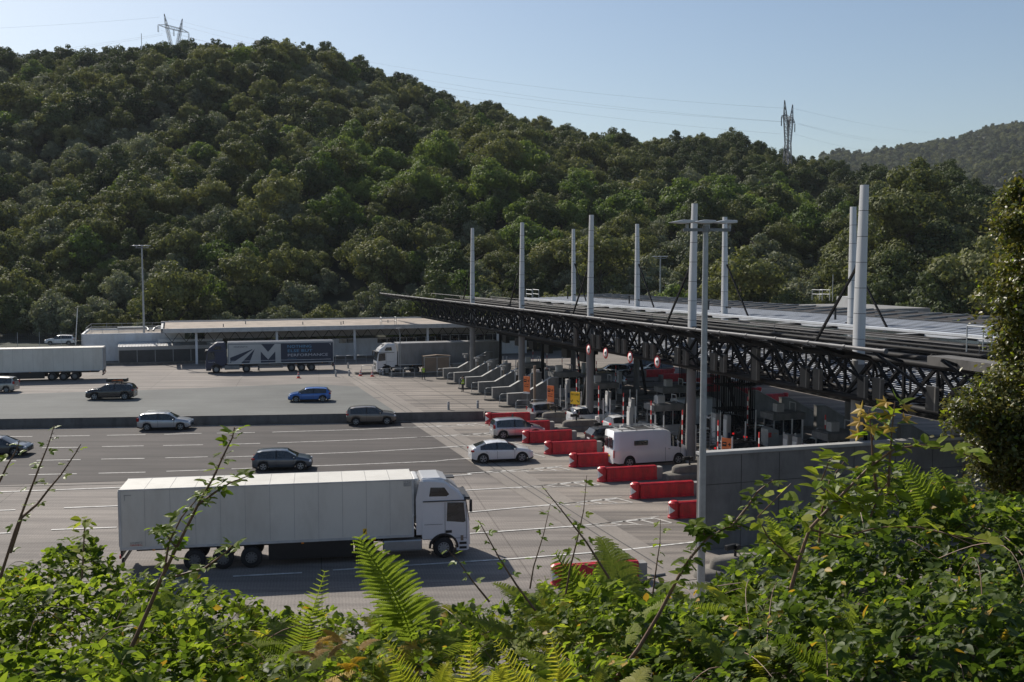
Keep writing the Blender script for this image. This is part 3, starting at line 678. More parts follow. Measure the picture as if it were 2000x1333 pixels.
for u in (2.4, 7.2, 12.0): b.box((u, -33, 6.5), (.25, 98, .3))
b.build('lower_beam', 'steel_dark', cano)
# rear roof
zr = lambda u, v: 9.42+.0062*v+(u-12)*.022
ribbed('rear_roof', 12.2, 20.2, -16.5, 92, zr, .95, 'roof_sheet', .05)
b = MB(); b.box((12.05, -37.5, 9.36+.0062*37.5), (.3, 108, .05)); o = b.build('tmp', 'fascia'); bpy.data.objects.remove(o)
b = MB()
pr = [(12.1, -.32), (11.95, -.32), (11.95, .1), (12.25, .1), (12.25, .02), (12.1, .02)]
b.add([c3(u, -16.5, zr(12, -16.5)+z) for u, z in pr]+[c3(u, 92, zr(12, 92)+z) for u, z in pr], [(i, (i+1) % 6, (i+1) % 6+6, i+6) for i in range(6)]+[tuple(range(6))])
b.build('roof_fascia', 'wall_white', cano)
b = MB(); V_ = np.arange(-16.5, 92, 3.05)
for i, a in enumerate(V_[:-1]):
    for j, (u0, u1) in enumerate(((20.25, 23.4), (23.4, 26.6))):
        off = 1.6*j; z_ = lambda u, v: zr(u, v)+.03
        b.quad(c3(u0, a, z_(u0, a)), c3(u0, a+3.0, z_(u0, a)), c3(u1, a+3.0-1.2, z_(u1, a)), c3(u1, a-1.2, z_(u1, a)))
b.quad(c3(20.2, -17, zr(20.2, -17)), c3(20.2, 92, zr(20.2, 92)), c3(26.8, 92, zr(26.8, 92)), c3(26.8, -17, zr(26.8, -17)))
b.build('roof_slab', 'roof_brown', cano)
b = MB()
for a in V_: b.beam(c3(20.3, a, zr(20, a)+.1), c3(26.6, a-2.6, zr(26.6, a)+.1), .12, .14)
for u in (20.25, 23.4, 26.7): b.beam(c3(u, -17, zr(u, -17)+.08), c3(u, 92, zr(u, 92)+.08), .06, .06)
b.build('standing_seam', 'galv_dark', cano)
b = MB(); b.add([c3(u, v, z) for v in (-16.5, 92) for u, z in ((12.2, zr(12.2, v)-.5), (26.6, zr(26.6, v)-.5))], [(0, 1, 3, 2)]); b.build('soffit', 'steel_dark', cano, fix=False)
b = MB()
for v in (-8, 12, 31, 52, 71):
    for u in (15.5,): b.tube(c3(u, v, zr(u, v)), c3(u, v, zr(u, v)+.8), .09, 8); b.tube(c3(u, v, zr(u, v)+.8), c3(u, v, zr(u, v)+.95), .13, 8)
b.build('vent_pipe', 'black', cano)
b = MB(); z0 = zr(13, -16)
for v in (-16.2, -13.7):
    for u in (12.4, 13.4): b.tube(c3(u, v, z0), c3(u, v, z0+1.2), .04, 5)
for z in (.6, 1.2):
    b.tube(c3(12.4, -16.2, z0+z), c3(12.4, -13.7, z0+z), .04, 5); b.tube(c3(13.4, -16.2, z0+z), c3(13.4, -13.7, z0+z), .04, 5); b.tube(c3(12.4, -16.2, z0+z), c3(13.4, -16.2, z0+z), .04, 5)
b.build('ladder_cage', 'galv', cano); b = MB()
for (u0, v0) in ((2.6, 81.5),):
    for v in (81.5, 83.2, 84.6):
        for u in (u0, u0+1.0): b.tube(c3(u, v, zt(82)-.2), c3(u, v, zt(82)+1.1), .035, 5)
    for z in (1.1, .5): b.tube(c3(u0, 81.5, zt(82)+z), c3(u0, 84.6, zt(82)+z), .035, 5); b.tube(c3(u0+1, 81.5, zt(82)+z), c3(u0+1, 84.6, zt(82)+z), .035, 5)
b.build('ladder_cage', 'galv', cano)
b = MB(); b.box(c3(-1.2, 86.5, zt(86)-.3), (1.2, 5.0, .42)); b.build('gutter_box', 'concrete_dark', cano)
b = MB(); b.tube(c3(-1.2, 86, 8.7), c3(-1.2, 95, 8.8), .16, 12); b.build('drain_pipe', 'steel_dark', cano)
# lane signal boxes hung on the front truss, pairs per lane
for i in range(0, 10):
    v = 37.4+DV*i-0.6 if i else 38
    for dv in (0, 1.25):
        if (i in (0, 6, 9)) and dv: continue
        h = 1.15 if i not in (0, 6) else 2.0; zc_ = .72 if i not in (0, 6) else 1.0
        sb = MB(); sb.box(c3(-1.3, v+dv, zb(v)+zc_), (.2, .72, h)); o = sb.build('lane_signal', 'black', cano, bevel=.02)
        s2 = MB(); s2.box(c3(-1.42, v+dv+.42, zb(v)+zc_), (.2, .09, h*.95)); s2.box(c3(-1.05, v+dv-.2, zb(v)+zc_), (.22, .1, h*.8))
        for z in (-.5, 0, .5): s2.box(c3(-1.0, v+dv+.05, zb(v)+zc_+z*.8), (.12, .5, .07))
        s2.build('bracket', 'signal_grey', o)
# ---------------------------------------------------------------- masts
def mast(loc, rz, side, label, D):
    t = thing('support_mast', label, 'mast', loc, rz, 'pale panelled masts rising through the toll canopy')
    b = MB(); segs = 12; ztop = 18.55; H0 = 0.0
    def sec(z):
        k = max(0, (z-12.2)/(ztop-12.2)); wd = 0.68-0.2*k; off = side*0.15*k
        return wd, off
    zs_ = list(np.linspace(9.0, ztop, 8))
    g_ = .015
    for a, c_ in zip(zs_, zs_[1:]):
        w0, o0 = sec(a); w1, o1 = sec(c_); n = 16; ring = []
        for (w_, o_, z) in ((w0, o0, a+g_), (w1, o1, c_-g_)):
            ring.append([(math.copysign(abs(math.cos(t_))**.62, math.cos(t_))*w_*.36, math.copysign(abs(math.sin(t_))**.62, math.sin(t_))*w_/2+o_, z) for t_ in np.linspace(0, 2*math.pi, n, endpoint=False)])
        b.add(ring[0]+ring[1], [(k, (k+1) % n, (k+1) % n+n, k+n) for k in range(n)], 0, True); b.add(ring[1], [tuple(range(n))])
        for (w_, o_, z) in ((w1, o1, c_-g_),):
            if c_ < ztop: b.add([(x*.96, y*.96, z) for x, y, _ in ring[1]]+[(x*.96, y*.96, z+2*g_) for x, y, _ in ring[1]], [(k, (k+1) % n, (k+1) % n+n, k+n) for k in range(n)], 1)
    b.build('cladding', ['mast_white', 'groove'], t)
    b = MB()
    for k in range(6): b.lathe([(.34, k*1.5+.01), (.34, k*1.5+1.49)], (0, 0, 0), 20)
    b.lathe([(.33, 0), (.33, 9.2)], (0, 0, 0), 20); b.build('column', 'column_grey', t)
    b = MB(); b.beam((0, side*-.35, 14.2), (0, side*-4.2, 9.7), .12, .12); b.build('stay_rod', 'steel_dark', t)
    b = MB(); b.beam((0, side*-.35, 10.3), (0, side*-1.1, 10.3), .12, .1); b.beam((0, side*-.3, 9.9), (0, side*.6, 9.9), .3, .06); b.build('bracket', 'black', t)
    b = MB(); b.beam((.05, side*.3, 7), (.05, side*-2.4, .2), .22, .22); b.build('lower_prop', 'steel_dark', t)
    return t
LN = ['farthest at left', 'second from the left', 'third from the left', 'behind the lamp post', 'nearest and tallest at right']
for k in range(5): mast(T(0, 19.1*k), PA, -1 if k < 9 else 1, 'pale tapering mast of the front row, '+LN[k], 0)
LB = ['leftmost of the back row', 'second of the back row', 'third of the back row, right of the lamp post', 'fourth of the back row, half behind the tallest']
for k in range(4): mast(T(13.24, 19.1*k), PA, 1, 'pale tapering mast, '+LB[k], 0)
# round no-lorry signs hanging from the truss
def round_sign(loc, label):
    t = thing('prohibition_sign', label, 'sign', loc, PA-math.pi/2)
    b = MB(); b.lathe([(0, 0), (.46, 0), (.46, .03), (0, .03)], (0, -.02, 0), 28, axis='y'); b.build('disc', 'red_paint', t)
    b = MB(); b.lathe([(0, 0), (.33, 0), (.33, .012), (0, .012)], (0, -.034, 0), 28, axis='y'); b.build('face', 'reflect_white', t)
    b = MB(); b.box((.05, -.045, .03), (.2, .01, .15)); b.box((-.11, -.045, 0), (.08, .01, .1))
    for x in (-.11, .08): b.lathe([(0, 0), (.035, 0), (.035, .01)], (x, -.05, -.07), 12, axis='y')
    b.build('lorry_symbol', 'black', t)
    b = MB(); b.tube((0, .04, 0), (0, .04, .9), .03, 6); b.build('hanger', 'steel_dark', t)
for (x, y), l in zip(((1150, 683), (1183, 690), (1231, 698), (1284, 707)), ('farthest', 'second', 'third', 'nearest')):
    v_ = None
    r_ = ray(x, y); tt = ((-1.6)+O2.dot(EU))/(r_.x*EU.x+r_.y*EU.y); p = r_*tt
    round_sign((p.x, p.y, p.z+CAM_H), 'round red-rimmed no-lorries sign hanging under the canopy, %s of the four' % l)
# ================================================================ low building, block, shed, fence
bd = thing('service_building', 'long low service building with a flat pale roof on thin columns', 'building', T(-36.5, -29.3), PA)
L = 60; b = MB(); b.box((L/2, 8.8, 5.05), (L-1, 17.2, .1)); b.build('roof', 'roof_gravel', bd)
b = MB(); b.box((L/2, 0.15, 4.85), (L, .3, .62)); b.box((.15, 8.8, 4.88), (.3, 17.6, .62)); b.box((L/2, 17.6, 5.0), (L, .25, .5)); b.build('fascia', 'fascia', bd, bevel=.02)
b = MB(); b.box((L/2, 9, 4.6), (L-2, 17, .2)); b.build('soffit', 'wall_grey', bd)
b = MB(); b.box((L/2+2, 6.0, 3.9), (L-8, .3, 1.3))
for x in np.arange(4, 60, 4): b.box((x, 5.83, 3.9), (.06, .06, 1.3))
for z in (3.5, 3.9, 4.3): b.box((L/2+2, 5.83, z), (L-8, .04, .04))
b.build('upper_wall', 'wall_grey', bd)
for c_, d_ in (((4.0, 6.0, 1.7), (9, .3, 3.1)), ((29.5, 4.5, 1.5), (10.5, .3, 3.0)), ((21, 5.2, .6), (6, .3, 1.0)), ((44.9, 4.5, 1.0), (20, .3, 2.0))): b = MB(); b.box(c_, d_); b.build('lower_wall', 'wall_white', bd)
b = MB()
for x in np.arange(0.5, 57, 1.9):
    b.beam((x, 1.2, 4.5), (x+.95, 1.2, 3.2), .07, .07); b.beam((x+.95, 1.2, 3.2), (x+1.9, 1.2, 4.5), .07, .07)
b.beam((.5, 1.2, 3.2), (57, 1.2, 3.2), .06, .06); b.build('roof_truss', 'steel_dark', bd)
for i, x in enumerate((4.7, 15.8, 27, 38, 49)): b = MB(); b.box((x, .9, 2.35), (.32, .32, 4.6)); b.build('column', 'wall_white', bd)
def window(par, x, y, z, w_, h_, n, mat='glass'):
    b = MB(); b.box((x, y, z+h_/2+.04), (w_+.16, .12, .08)); b.box((x, y, z-h_/2-.04), (w_+.16, .12, .08))
    for k in range(n+1): b.box((x-w_/2+w_*k/n, y, z), (.07, .12, h_))
    o = b.build('window', 'wall_white', par); b = MB(); b.box((x, y+.02, z), (w_, .03, h_)); b.build('pane', mat, o); return o
window(bd, 35.5, 4.33, 2.55, 9, .75, 6); window(bd, 46.5, 4.33, 2.6, 11, 1.1, 8); window(bd, 20.5, 5.0, 2.1, 5, 1.5, 4, 'glass_light'); window(bd, 26.3, 4.3, 2.6, 2.2, .6, 2, 'glass_light')
b = MB(); b.box((16.6, 5.2, 2.9), (3.2, .2, .35)); b.build('header_board', 'blue_dark', bd)
b = MB(); b.box((16.6, 6.5, 1.35), (3.0, .2, 2.6)); b.build('doorway', 'glass_light', bd)
b = MB()
for x in (15.2, 16.6, 18.0): b.box((x, 5.2, 1.4), (.12, .2, 2.7))
b.build('door_frame', 'wall_white', bd)
b = MB()
for x, y in ((8.5, 3), (20, 5), (25.4, 3.3), (26, 5), (33, 6), (12, 9)): b.tube((x, y, 5.1), (x, y, 5.55), .07, 7)
b.build('vent_pipe', 'galv_dark', bd)
b = MB()
for x in (31, 33.2):
    for y in (.6, 1.8): b.tube((x, y, 5.1), (x, y, 6.2), .04, 5)
for z in (5.65, 6.2): b.tube((31, .6, z), (33.2, .6, z), .04, 5); b.tube((31, .6, z), (31, 1.8, z), .04, 5); b.tube((33.2, .6, z), (33.2, 1.8, z), .04, 5)
b.build('roof_rail', 'galv', bd)
b = MB(); b.box((29, 17.9, 5.3), (56, .1, .1)); b.build('gutter', 'galv_dark', bd)
lb = thing('annex_building', 'low white annex with a railed flat roof left of the service building', 'building', T(-47.3, -36.3), PA)
b = MB(); b.box((7, .15, 2.1), (14.0, .3, 4.2)); b.box((.15, 6, 2.1), (.3, 12, 4.2)); b.box((7, 12, 2.1), (14.0, .3, 4.2)); b.box((13.9, 6, 2.1), (.3, 11.6, 4.2)); b.build('wall', 'wall_white', lb, bevel=.02)
b = MB(); b.box((7, 6, 3.95), (13.5, 11.6, .1)); b.build('roof', 'roof_dirty', lb)
b = MB()
for x in np.arange(.6, 14, 2.2): b.tube((x, .6, 4), (x, .6, 5.0), .03, 5); b.tube((x, 11.6, 4), (x, 11.6, 5.1), .03, 5)
for z in (4.55, 5.0): b.tube((.6, .6, z), (13.5, .6, z), .03, 5); b.tube((.6, 11.6, z), (13.5, 11.6, z), .03, 5); b.tube((.6, .6, z), (.6, 11.6, z), .03, 5)
b.build('railing', 'galv', lb)
b = MB(); b.path([(4.5, 8, 4.5), (8.6, 8, 4.5), (8.9, 7.4, 4.3), (8.9, 7, 4.1)], .17, 8); b.path([(9.6, 7, 4.1), (9.8, 7.6, 4.4), (10.3, 8, 4.6), (13.4, 8, 4.6)], .17, 8); b.build('duct', 'galv', lb)
b = MB(); b.box((11, 7, 4.7), (.5, .5, 1.5)); b.build('chimney', 'wall_grey', lb)
sh = thing('metal_shed', 'dark slatted enclosure under a ribbed pale lean-to roof', 'shed', T(-42.3, -35.9), PA)
b = MB(); b.prism([(-2.6, 2.45), (0.2, 2.95), (.2, 3.0), (-2.6, 2.5)], 0, 12.0, 'x')
for x in np.arange(.1, 12, .42): b.prism([(-2.6, 2.5), (.2, 3.0), (.2, 3.06), (-2.6, 2.56)], x, x+.06, 'x')
b.build('roof', 'fascia', sh)
b = MB(); b.box((6.2, -2.6, 2.2), (12.2, .06, .6))
for x in np.arange(.2, 12.2, .3): b.box((x, -2.65, 2.2), (.1, .06, .6))
b.build('cladding', 'wall_grey', sh)
b = MB(); b.box((6.2, -2.7, 1.05), (12.2, .05, 1.9))
for z in np.arange(.25, 2, .16): b.box((6.2, -2.74, z), (12.2, .04, .09))
b.build('slat_panel', 'fence_dark', sh)
for x in np.arange(.1, 12.4, 2.42): b = MB(); b.box((x, -2.82, 1.1), (.08, .1, 2.1)); b.build('post', 'galv', sh)
b = MB(); P0 = T(-50, -34.5); pts = [(-8, 0), (9, 0), (13, -1.4), (17, 0), (60, 0), (60, 4.5), (-8, 4.5)]
b.prism(pts, 0, .3, 'z'); kb = b.build('kerb_island', 'concrete_old', bevel=.03); kb.location = T(-50, -32.9); kb.rotation_euler = (0, 0, PA); kb['kind'] = 'structure'
fn = thing('mesh_fence', 'thin dark mesh fence on a low wall behind the white trailer', 'fence', T(-75, -48), PA)
b = MB(); b.box((13, 0, .9), (27, .3, 1.8)); b.build('base_wall', 'concrete_dark', fn)
for x in np.arange(0, 27, 3): b = MB(); b.tube((x, 0, 1.8), (x, 0, 3.9), .04, 5); b.build('post', 'galv', fn)
b = MB()
for z in np.arange(1.9, 3.9, .25): b.tube((0, 0, z), (26, 0, z), .008, 3, cap=False)
for x in np.arange(0, 26, .3): b.tube((x, 0, 1.8), (x, 0, 3.85), .006, 3, cap=False)
b.build('mesh', 'galv_dark', fn)
ub = thing('utility_block', 'flat concrete roof block behind the rear canopy with a pale air unit', 'building', T(35, 24), PA)
b = MB(); b.box((4, 2, 4.7), (10, 13, 9.4)); b.build('wall', 'concrete', ub)
b = MB(); b.box((1.5, 0, 10.0), (1.3, 2.0, 1.2)); b.build('air_unit', 'fascia', ub)
b = MB()
for x, y in ((1, 4), (2, 4), (1, 6), (2, 6)): b.tube((x, y, 10), (x, y, 11.2), .04, 5)
for z in (10.7, 11.2): b.tube((1, 4, z), (1, 6, z), .04, 5); b.tube((2, 4, z), (2, 6, z), .04, 5)
b.tube((1, 2, 10), (1, 2, 13), .04, 5); b.build('rail', 'galv', ub)
# ================================================================ tall lighting columns
def light_column(loc, H, r, label, near=True, rz=0):
    t = thing('lamp_post', label, 'lamp post', loc, rz)
    b = MB(); b.path([(0, 0, 0), (0, 0, H*.5), (0, 0, H)], [r, r*.82, r*.62], 16); b.lathe([(r*.95, 0), (r*1.5, 0), (r*1.5, .12), (r*1.1, .2)], (0, 0, 0), 16); b.build('pole', 'galv', t)
    b = MB(); b.box((.05, 0, H-.25), (1.9, .14, .12)); b.lathe([(r*.9, H-.35), (r*.9, H-.1)], (0, 0, 0), 16); b.build('cross_arm', 'galv_dark', t)
    for x in (-.85, 0, .85):
        b = MB(); pr = [(-.62, .02), (-.1, .12), (.34, .1), (.34, .0), (-.1, -.03)]
        b.prism([(x+p, H+.02+q) for p, q in pr], -.3, .3, 'y'); o = b.build('lamp_head', 'mast_white', t, bevel=.02)
        b = MB(); b.box((x+.1, 0, H-.1), (.08, .2, .2)); b.build('bracket', 'galv', o)
    return t
light_column(G(1368, 1211), 16.0, .165, 'tall galvanised lamp post standing beside the grey wall', rz=0.08)
light_column(T(-38.9, -38.4, .3)+Vector((0, 0, 0)), 16.4, .17, 'tall slim lamp post in front of the slatted shed')
p = GD(1290, 502, 175); light_column((p.x, 175, 0), p.z, .17, 'distant lamp post standing behind the rear roof')
# ================================================================ vehicles
def paint(name, col, rough=0.28, metal=0.0):
    if name not in MATS: pm(name, col, rough, metal, 0.04, 0.8, coat=0.8)
    return name
def wheel(par, x, y, r, w_, side, rimmat='galv', spokes=5, hub=0.68, name='wheel'):
    b = MB(); s = side
    b.lathe([(r*hub, -w_/2), (r*.95, -w_/2), (r, -w_*.36), (r, w_*.36), (r*.95, w_/2), (r*hub, w_/2)], (0, 0, 0), 24, axis='y')
    b.lathe([(0, s*w_*.12), (r*hub, s*w_*.12)], (0, 0, 0), 24, axis='y'); b.lathe([(0, -s*w_*.4), (r*hub, -s*w_*.4)], (0, 0, 0), 12, axis='y')
    o = b.build(name, 'rubber', par); o.location = (x, y, r)
    b = MB(); q = r*hub; yy = s*w_*.42
    b.lathe([(q*.88, yy), (q, yy), (q, yy-s*.03), (q*.88, yy-s*.03)], (0, 0, 0), 24, axis='y')
    b.lathe([(0, yy+s*.005), (q*.2, yy), (q*.24, yy-s*.05)], (0, 0, 0), 12, axis='y')
    for k in range(spokes):
        a = 2*math.pi*k/spokes+.3; c_, s_ = math.cos(a), math.sin(a)
        for da in ((-.13, .13) if spokes < 8 else (0,)):
            c2, s2 = math.cos(a+da), math.sin(a+da); b.beam((q*.15*c_, yy-s*.012, q*.15*s_), (q*.92*c2, yy-s*.012, q*.92*s2), .035*r/.33, .05*r/.33)
    b.build('rim', rimmat, o); return o
STY = {
 'hatch': ([(-.5, .60), (-.495, .66), (-.455, .80), (-.42, .925), (-.34, .975), (-.18, 1.0), (0, .995), (.08, .965), (.27, .665), (.36, .62), (.44, .56), (.485, .47), (.5, .38)], (-.40, .235), (-.49, -.41), (.095, .265), .63, .585, -.095),
 'suv': ([(-.5, .58), (-.495, .68), (-.46, .84), (-.425, .93), (-.34, .975), (-.15, 1.0), (0, .995), (.07, .965), (.24, .685), (.33, .66), (.44, .60), (.485, .50), (.5, .38)], (-.42, .21), (-.485, -.42), (.085, .235), .64, .60, -.10),
 'wagon': ([(-.5, .58), (-.495, .68), (-.47, .84), (-.445, .925), (-.38, .965), (-.15, 1.0), (0, .995), (.07, .965), (.24, .675), (.33, .64), (.44, .575), (.485, .47), (.5, .37)], (-.435, .21), (-.488, -.44), (.085, .235), .63, .59, -.11),
 'coupe': ([(-.5, .56), (-.492, .66), (-.47, .72), (-.44, .74), (-.25, .955), (-.15, .99), (-.02, 1.0), (.07, .97), (.25, .68), (.34, .655), (.44, .59), (.485, .49), (.5, .37)], (-.36, .22), (-.425, -.265), (.085, .245), .66, .60, -.09),
 'mpv': ([(-.5, .5), (-.495, .62), (-.47, .83), (-.45, .93), (-.38, .975), (-.15, 1.0), (.0, .99), (.08, .95), (.29, .63), (.36, .59), (.44, .53), (.485, .45), (.5, .34)], (-.435, .26), (-.488, -.45), (.10, .285), .60, .56, -.09),
 'van': ([(-.5, .2), (-.497, .95), (-.485, .99), (-.3, 1.0), (0, 1.0), (.17, .985), (.225, .945), (.375, .58), (.44, .51), (.485, .42), (.5, .25)], (.235, .315), None, (.255, .37), .56, .50, None)}
def car(name, label, style, L, W, H, pmat, loc, rz, wr=.33, rails=False, rimmat='galv', trim=True, glassm='glass', cat='car', group=None, plate='reflect_white', brake=False, front_amber=False):
    pts, sw, rwn, wsn, bl0, bl1, bp = STY[style]
    t = thing(name, label, cat, loc, rz, group)
    keys = sorted(set([p[0] for p in pts]+list(sw)+list(rwn or ())+list(wsn)+([bp-.012, bp+.012] if bp is not None else [])+list(np.arange(-.48, .481, .02))))
    xs = []
    for k in keys:
        if not xs or k-xs[-1] > .0035: xs.append(k)
        elif k in sw or k in wsn or (rwn and k in rwn): xs[-1] = k
    px_ = [p[0] for p in pts]; pz_ = [p[1] for p in pts]
    xf, xr = (.5*L-.19*L, -.5*L+.185*L) if style != 'van' else (.5*L-.165*L, -.5*L+.20*L)
    Ra = wr*1.16; g0 = .2 if style != 'suv' else .24; rows = []
    for k in xs:
        x = k*L; top = float(np.interp(k, px_, pz_))*H; belt = float(np.interp(k, [-.5, .25, .5], [bl0, bl1, bl1-.1]))*H
        if style == 'van' : belt = float(np.interp(k, [-.5, .22, .5], [.53, .53, .44]))*H
        belt = min(belt, top-.03); g = max(0, min(1, (top-belt)/(H-belt+1e-6)))
        e = max(0, (abs(k)-.40)/.10); ws = W/2*(1-.13*e*e); tw = (.93-.17*g) if style != 'van' else (.95-.07*g)
        zs = g0+.10*max(0, (abs(k)-.44)/.06)
        for xw in (xf, xr):
            d = abs(x-xw)
            if d < Ra: zs = max(zs, wr+math.sqrt(Ra*Ra-d*d)*.98)
        z3 = max(.42*H, zs+.03); z3 = min(z3, belt-.05)
        rows.append([(x, .78*ws, zs), (x, .965*ws, zs), (x, .99*ws, min(zs+.1, z3-.01)), (x, ws, z3), (x, .985*ws, max(belt-.07, z3+.01)), (x, .955*ws, belt),
                     (x, tw*ws, belt+(top-belt)*.9), (x, tw*ws*.84, top-.012), (x, tw*ws*.45, top+.012*g), (x, 0, top+.018*g)])
    nr = len(rows[0]); body = MB(); parts = {}
    def lst(key): return parts.setdefault(key, MB())
    for i in range(len(xs)-1):
        mk = (xs[i]+xs[i+1])/2
        for j in range(nr-1):
            for s in (1, -1):
                q = [rows[i][j], rows[i+1][j], rows[i+1][j+1], rows[i][j+1]]; q = [(a, s*b_, c_) for a, b_, c_ in q]
                if s > 0: q = q[::-1]
                dst = body; mi = 0; off = 0
                if j == 5 and sw[0] < mk < sw[1]:
                    if bp is not None and abs(mk-bp) < .012: mi = 1
                    else: dst = lst(('side_window', s, 0 if bp is None or mk > bp else 1))
                elif j >= 6 and wsn[0] < mk < wsn[1]: dst = lst(('windscreen', 0, 0))
                elif j >= 6 and rwn and rwn[0] < mk < rwn[1]: dst = lst(('rear_window', 0, 0))
                elif j == 0: mi = 1
                elif j == 1 and trim: mi = 1
                elif j == 5 and style != 'van' and (sw[1] < mk < sw[1]+.02): mi = 0
                dst.add(q, [(0, 1, 2, 3)], mi if dst is body else 0, dst is body)
    for r_, fl in ((rows[0], 0), (rows[-1], 1)):
        ring = [(x, y, z) for x, y, z in r_]+[(x, -y, z) for x, y, z in r_[::-1][1:]]
        body.add(ring if fl else ring[::-1], [tuple(range(len(ring)))], 0)
    body.add([(-.47*L, -.36*W, .3), (.47*L, -.36*W, .3), (.47*L, .36*W, .3), (-.47*L, .36*W, .3), (-.42*L, -.36*W, .55*H), (.42*L, -.36*W, .5*H), (.42*L, .36*W, .5*H), (-.42*L, .36*W, .55*H)], [(3, 2, 1, 0), (0, 1, 5, 4), (1, 2, 6, 5), (2, 3, 7, 6), (3, 0, 4, 7)], 1)
    for s in (1, -1):                       # door shut lines, handles
        for xk in ([sw[0]+.10, bp, .19] if bp is not None else [.16, .36]):
            zt_, zb_ = (bl0+bl1)/2*H-.08, .33
            if min(abs(xk*L-xf), abs(xk*L-xr)) < Ra: zb_ = wr+Ra+.02
            body.box((xk*L, s*W*.4985, (zt_+zb_)/2), (.016, .012, max(.05, zt_-zb_)), 0, 1)
        for xk in ((bp+.02, sw[0]+.12) if bp is not None else (.2,)): body.box((xk*L+.06, s*W*.4955, bl1*H-.12), (.18, .02, .03), 0, 0 if style != 'van' else 1)
    bo = body.build('body', [pmat, 'black'], t, fix=False)
    bm = bmesh.new(); bm.from_mesh(bo.data); bmesh.ops.remove_doubles(bm, verts=bm.verts, dist=.0005); bmesh.ops.recalc_face_normals(bm, faces=bm.faces); bm.to_mesh(bo.data); bm.free()
    for (nm, s, k), m_ in parts.items():
        o = m_.build(nm, glassm, t, fix=False)
        if s: o.location = (0, s*.004-s*.012, 0)
        else: o.location = (0, 0, -.008)
    for x in (xf, xr):
        for s in (1, -1): wheel(t, x, s*(W/2-.13), wr, .21, s, rimmat)
    hz = float(np.interp(.46, px_, pz_))*H-.06
    for s in (1, -1):
        b = MB(); b.box((.462*L, s*W*.375, hz-.04), (.055*L, W*.2, .13), -s*.35, 0, (.8, .9)); b.build('headlight', 'lamp_clear', t, bevel=.03)
        b = MB()
        if style == 'van': b.box((-.497*L, s*W*.44, .38*H), (.06, .12, .55))
        elif style in ('wagon', 'mpv'): b.box((-.482*L, s*W*.425, .63*H), (.045*L, W*.12, .3), s*.25)
        else: b.box((-.474*L, s*W*.39, .60*H), (.055*L, W*.2, .13), s*.35)
        b.build('tail_light', 'brake_lit' if brake else 'lamp_red', t, bevel=.02)
        b = MB(); mx = (wsn[1]-.055)*L; mz = bl1*H+.07
        if style == 'van': mz = .56*H; b.box((mx+.15, s*(W/2+.12), mz), (.12, .2, .34))
        else: b.box((mx, s*(W/2+.07), mz), (.12, .19, .13), 0, 0, (.9, .9))
        b.beam((mx, s*(W/2-.05), mz-.05), (mx, s*(W/2+.05), mz-.03), .06, .05); b.build('mirror', 'black' if style == 'van' else pmat, t, bevel=.03)
    if rails:
        for s in (1, -1):
            b = MB(); b.path([(-.38*L, s*W*.33, H-.05), (-.35*L, s*W*.335, H+.04), (.02*L, s*W*.335, H+.055), (.05*L, s*W*.33, H-.03)], .018, 6); b.build('roof_rail', 'galv', t)
    b = MB(); b.box((-.5*L-.005, 0, (.42 if style != 'van' else .3)*H), (.02, .5, .11)); b.build('number_plate', plate, t)
    b = MB(); b.box((.497*L, 0, .3*H), (.03, W*.55, .16*H)); b.build('grille', 'black', t)
    b = MB(); b.box((-.487*L, 0, .22*H), (.07, W*.86, .12*H)); b.build('rear_bumper', 'black', t, bevel=.02)
    if style != 'van':                      # seats and a driver's dark shape behind the glass
        b = MB()
        for x in (.02, -.2):
            for y in (-.19, .19): b.box((x*L-.1, y*W, .62*H), (.14, .42, .5), 0, 0, (.7, .8)); b.box((x*L-.12, y*W, .80*H), (.08, .22, .16))
        b.build('seats', 'grey_plastic', t)
    return t
def at_(p0, p1, L):                         # centre a car between its two photo ends
    a = G(*p0); c_ = G(*p1); return (a+c_)/2
YR = R(9.5)
def cpos(xl, xr, y, W=1.8, ang=YR):
    a = G((xl+xr)/2, y); return a+Vector((-math.sin(ang), math.cos(ang), 0))*W/2
paint('paint_white_car', (0.70, 0.70, 0.70)); paint('paint_silver', (0.42, 0.43, 0.45), .3, .55); paint('paint_bronze', (0.17, 0.15, 0.13), .3, .5)
paint('paint_darkblue', (0.045, 0.065, 0.09), .28, .4); paint('paint_blue', (0.015, 0.12, 0.42), .28, .3); paint('paint_black', (0.018, 0.018, 0.022), .22, .2)
paint('paint_darkgrey', (0.055, 0.06, 0.065), .3, .4); paint('paint_beige', (0.36, 0.345, 0.315), .3, .5); pm('paint_navy', (0.010, 0.020, 0.06), .5, 0, .05, .8, coat=.15); paint('paint_redcar', (0.35, .02, .03))
car('coupe_suv', 'white coupe-like crossover with black wheel arches beside the lowest drain line', 'coupe', 4.55, 1.82, 1.54, 'paint_white_car', cpos(920, 1043, 905), R(12), .36)
car('hatchback_car', 'silver people carrier beside the second red barrier, red light on its flank', 'mpv', 4.38, 1.83, 1.62, 'paint_silver', cpos(960, 1067, 857), R(14), .33)
car('crossover_car', 'grey-brown crossover driving along the median wall', 'suv', 4.37, 1.84, 1.64, 'paint_bronze', cpos(677, 775, 831), R(9), .34)
car('hatchback_car', 'dark slate-blue hatchback just behind the big white trailer roof', 'hatch', 4.06, 1.73, 1.45, 'paint_darkblue', cpos(493, 610, 921), R(8), .32)
car('hatchback_car', 'bright blue hatchback heading left on the upper carriageway', 'hatch', 4.34, 1.8, 1.46, 'paint_blue', cpos(563, 646, 786), R(8)+math.pi, .33)
car('estate_car', 'silver estate car with roof rails by the median wall', 'wagon', 4.48, 1.77, 1.52, 'paint_silver', cpos(266, 376, 842), R(6), .32, rails=True)
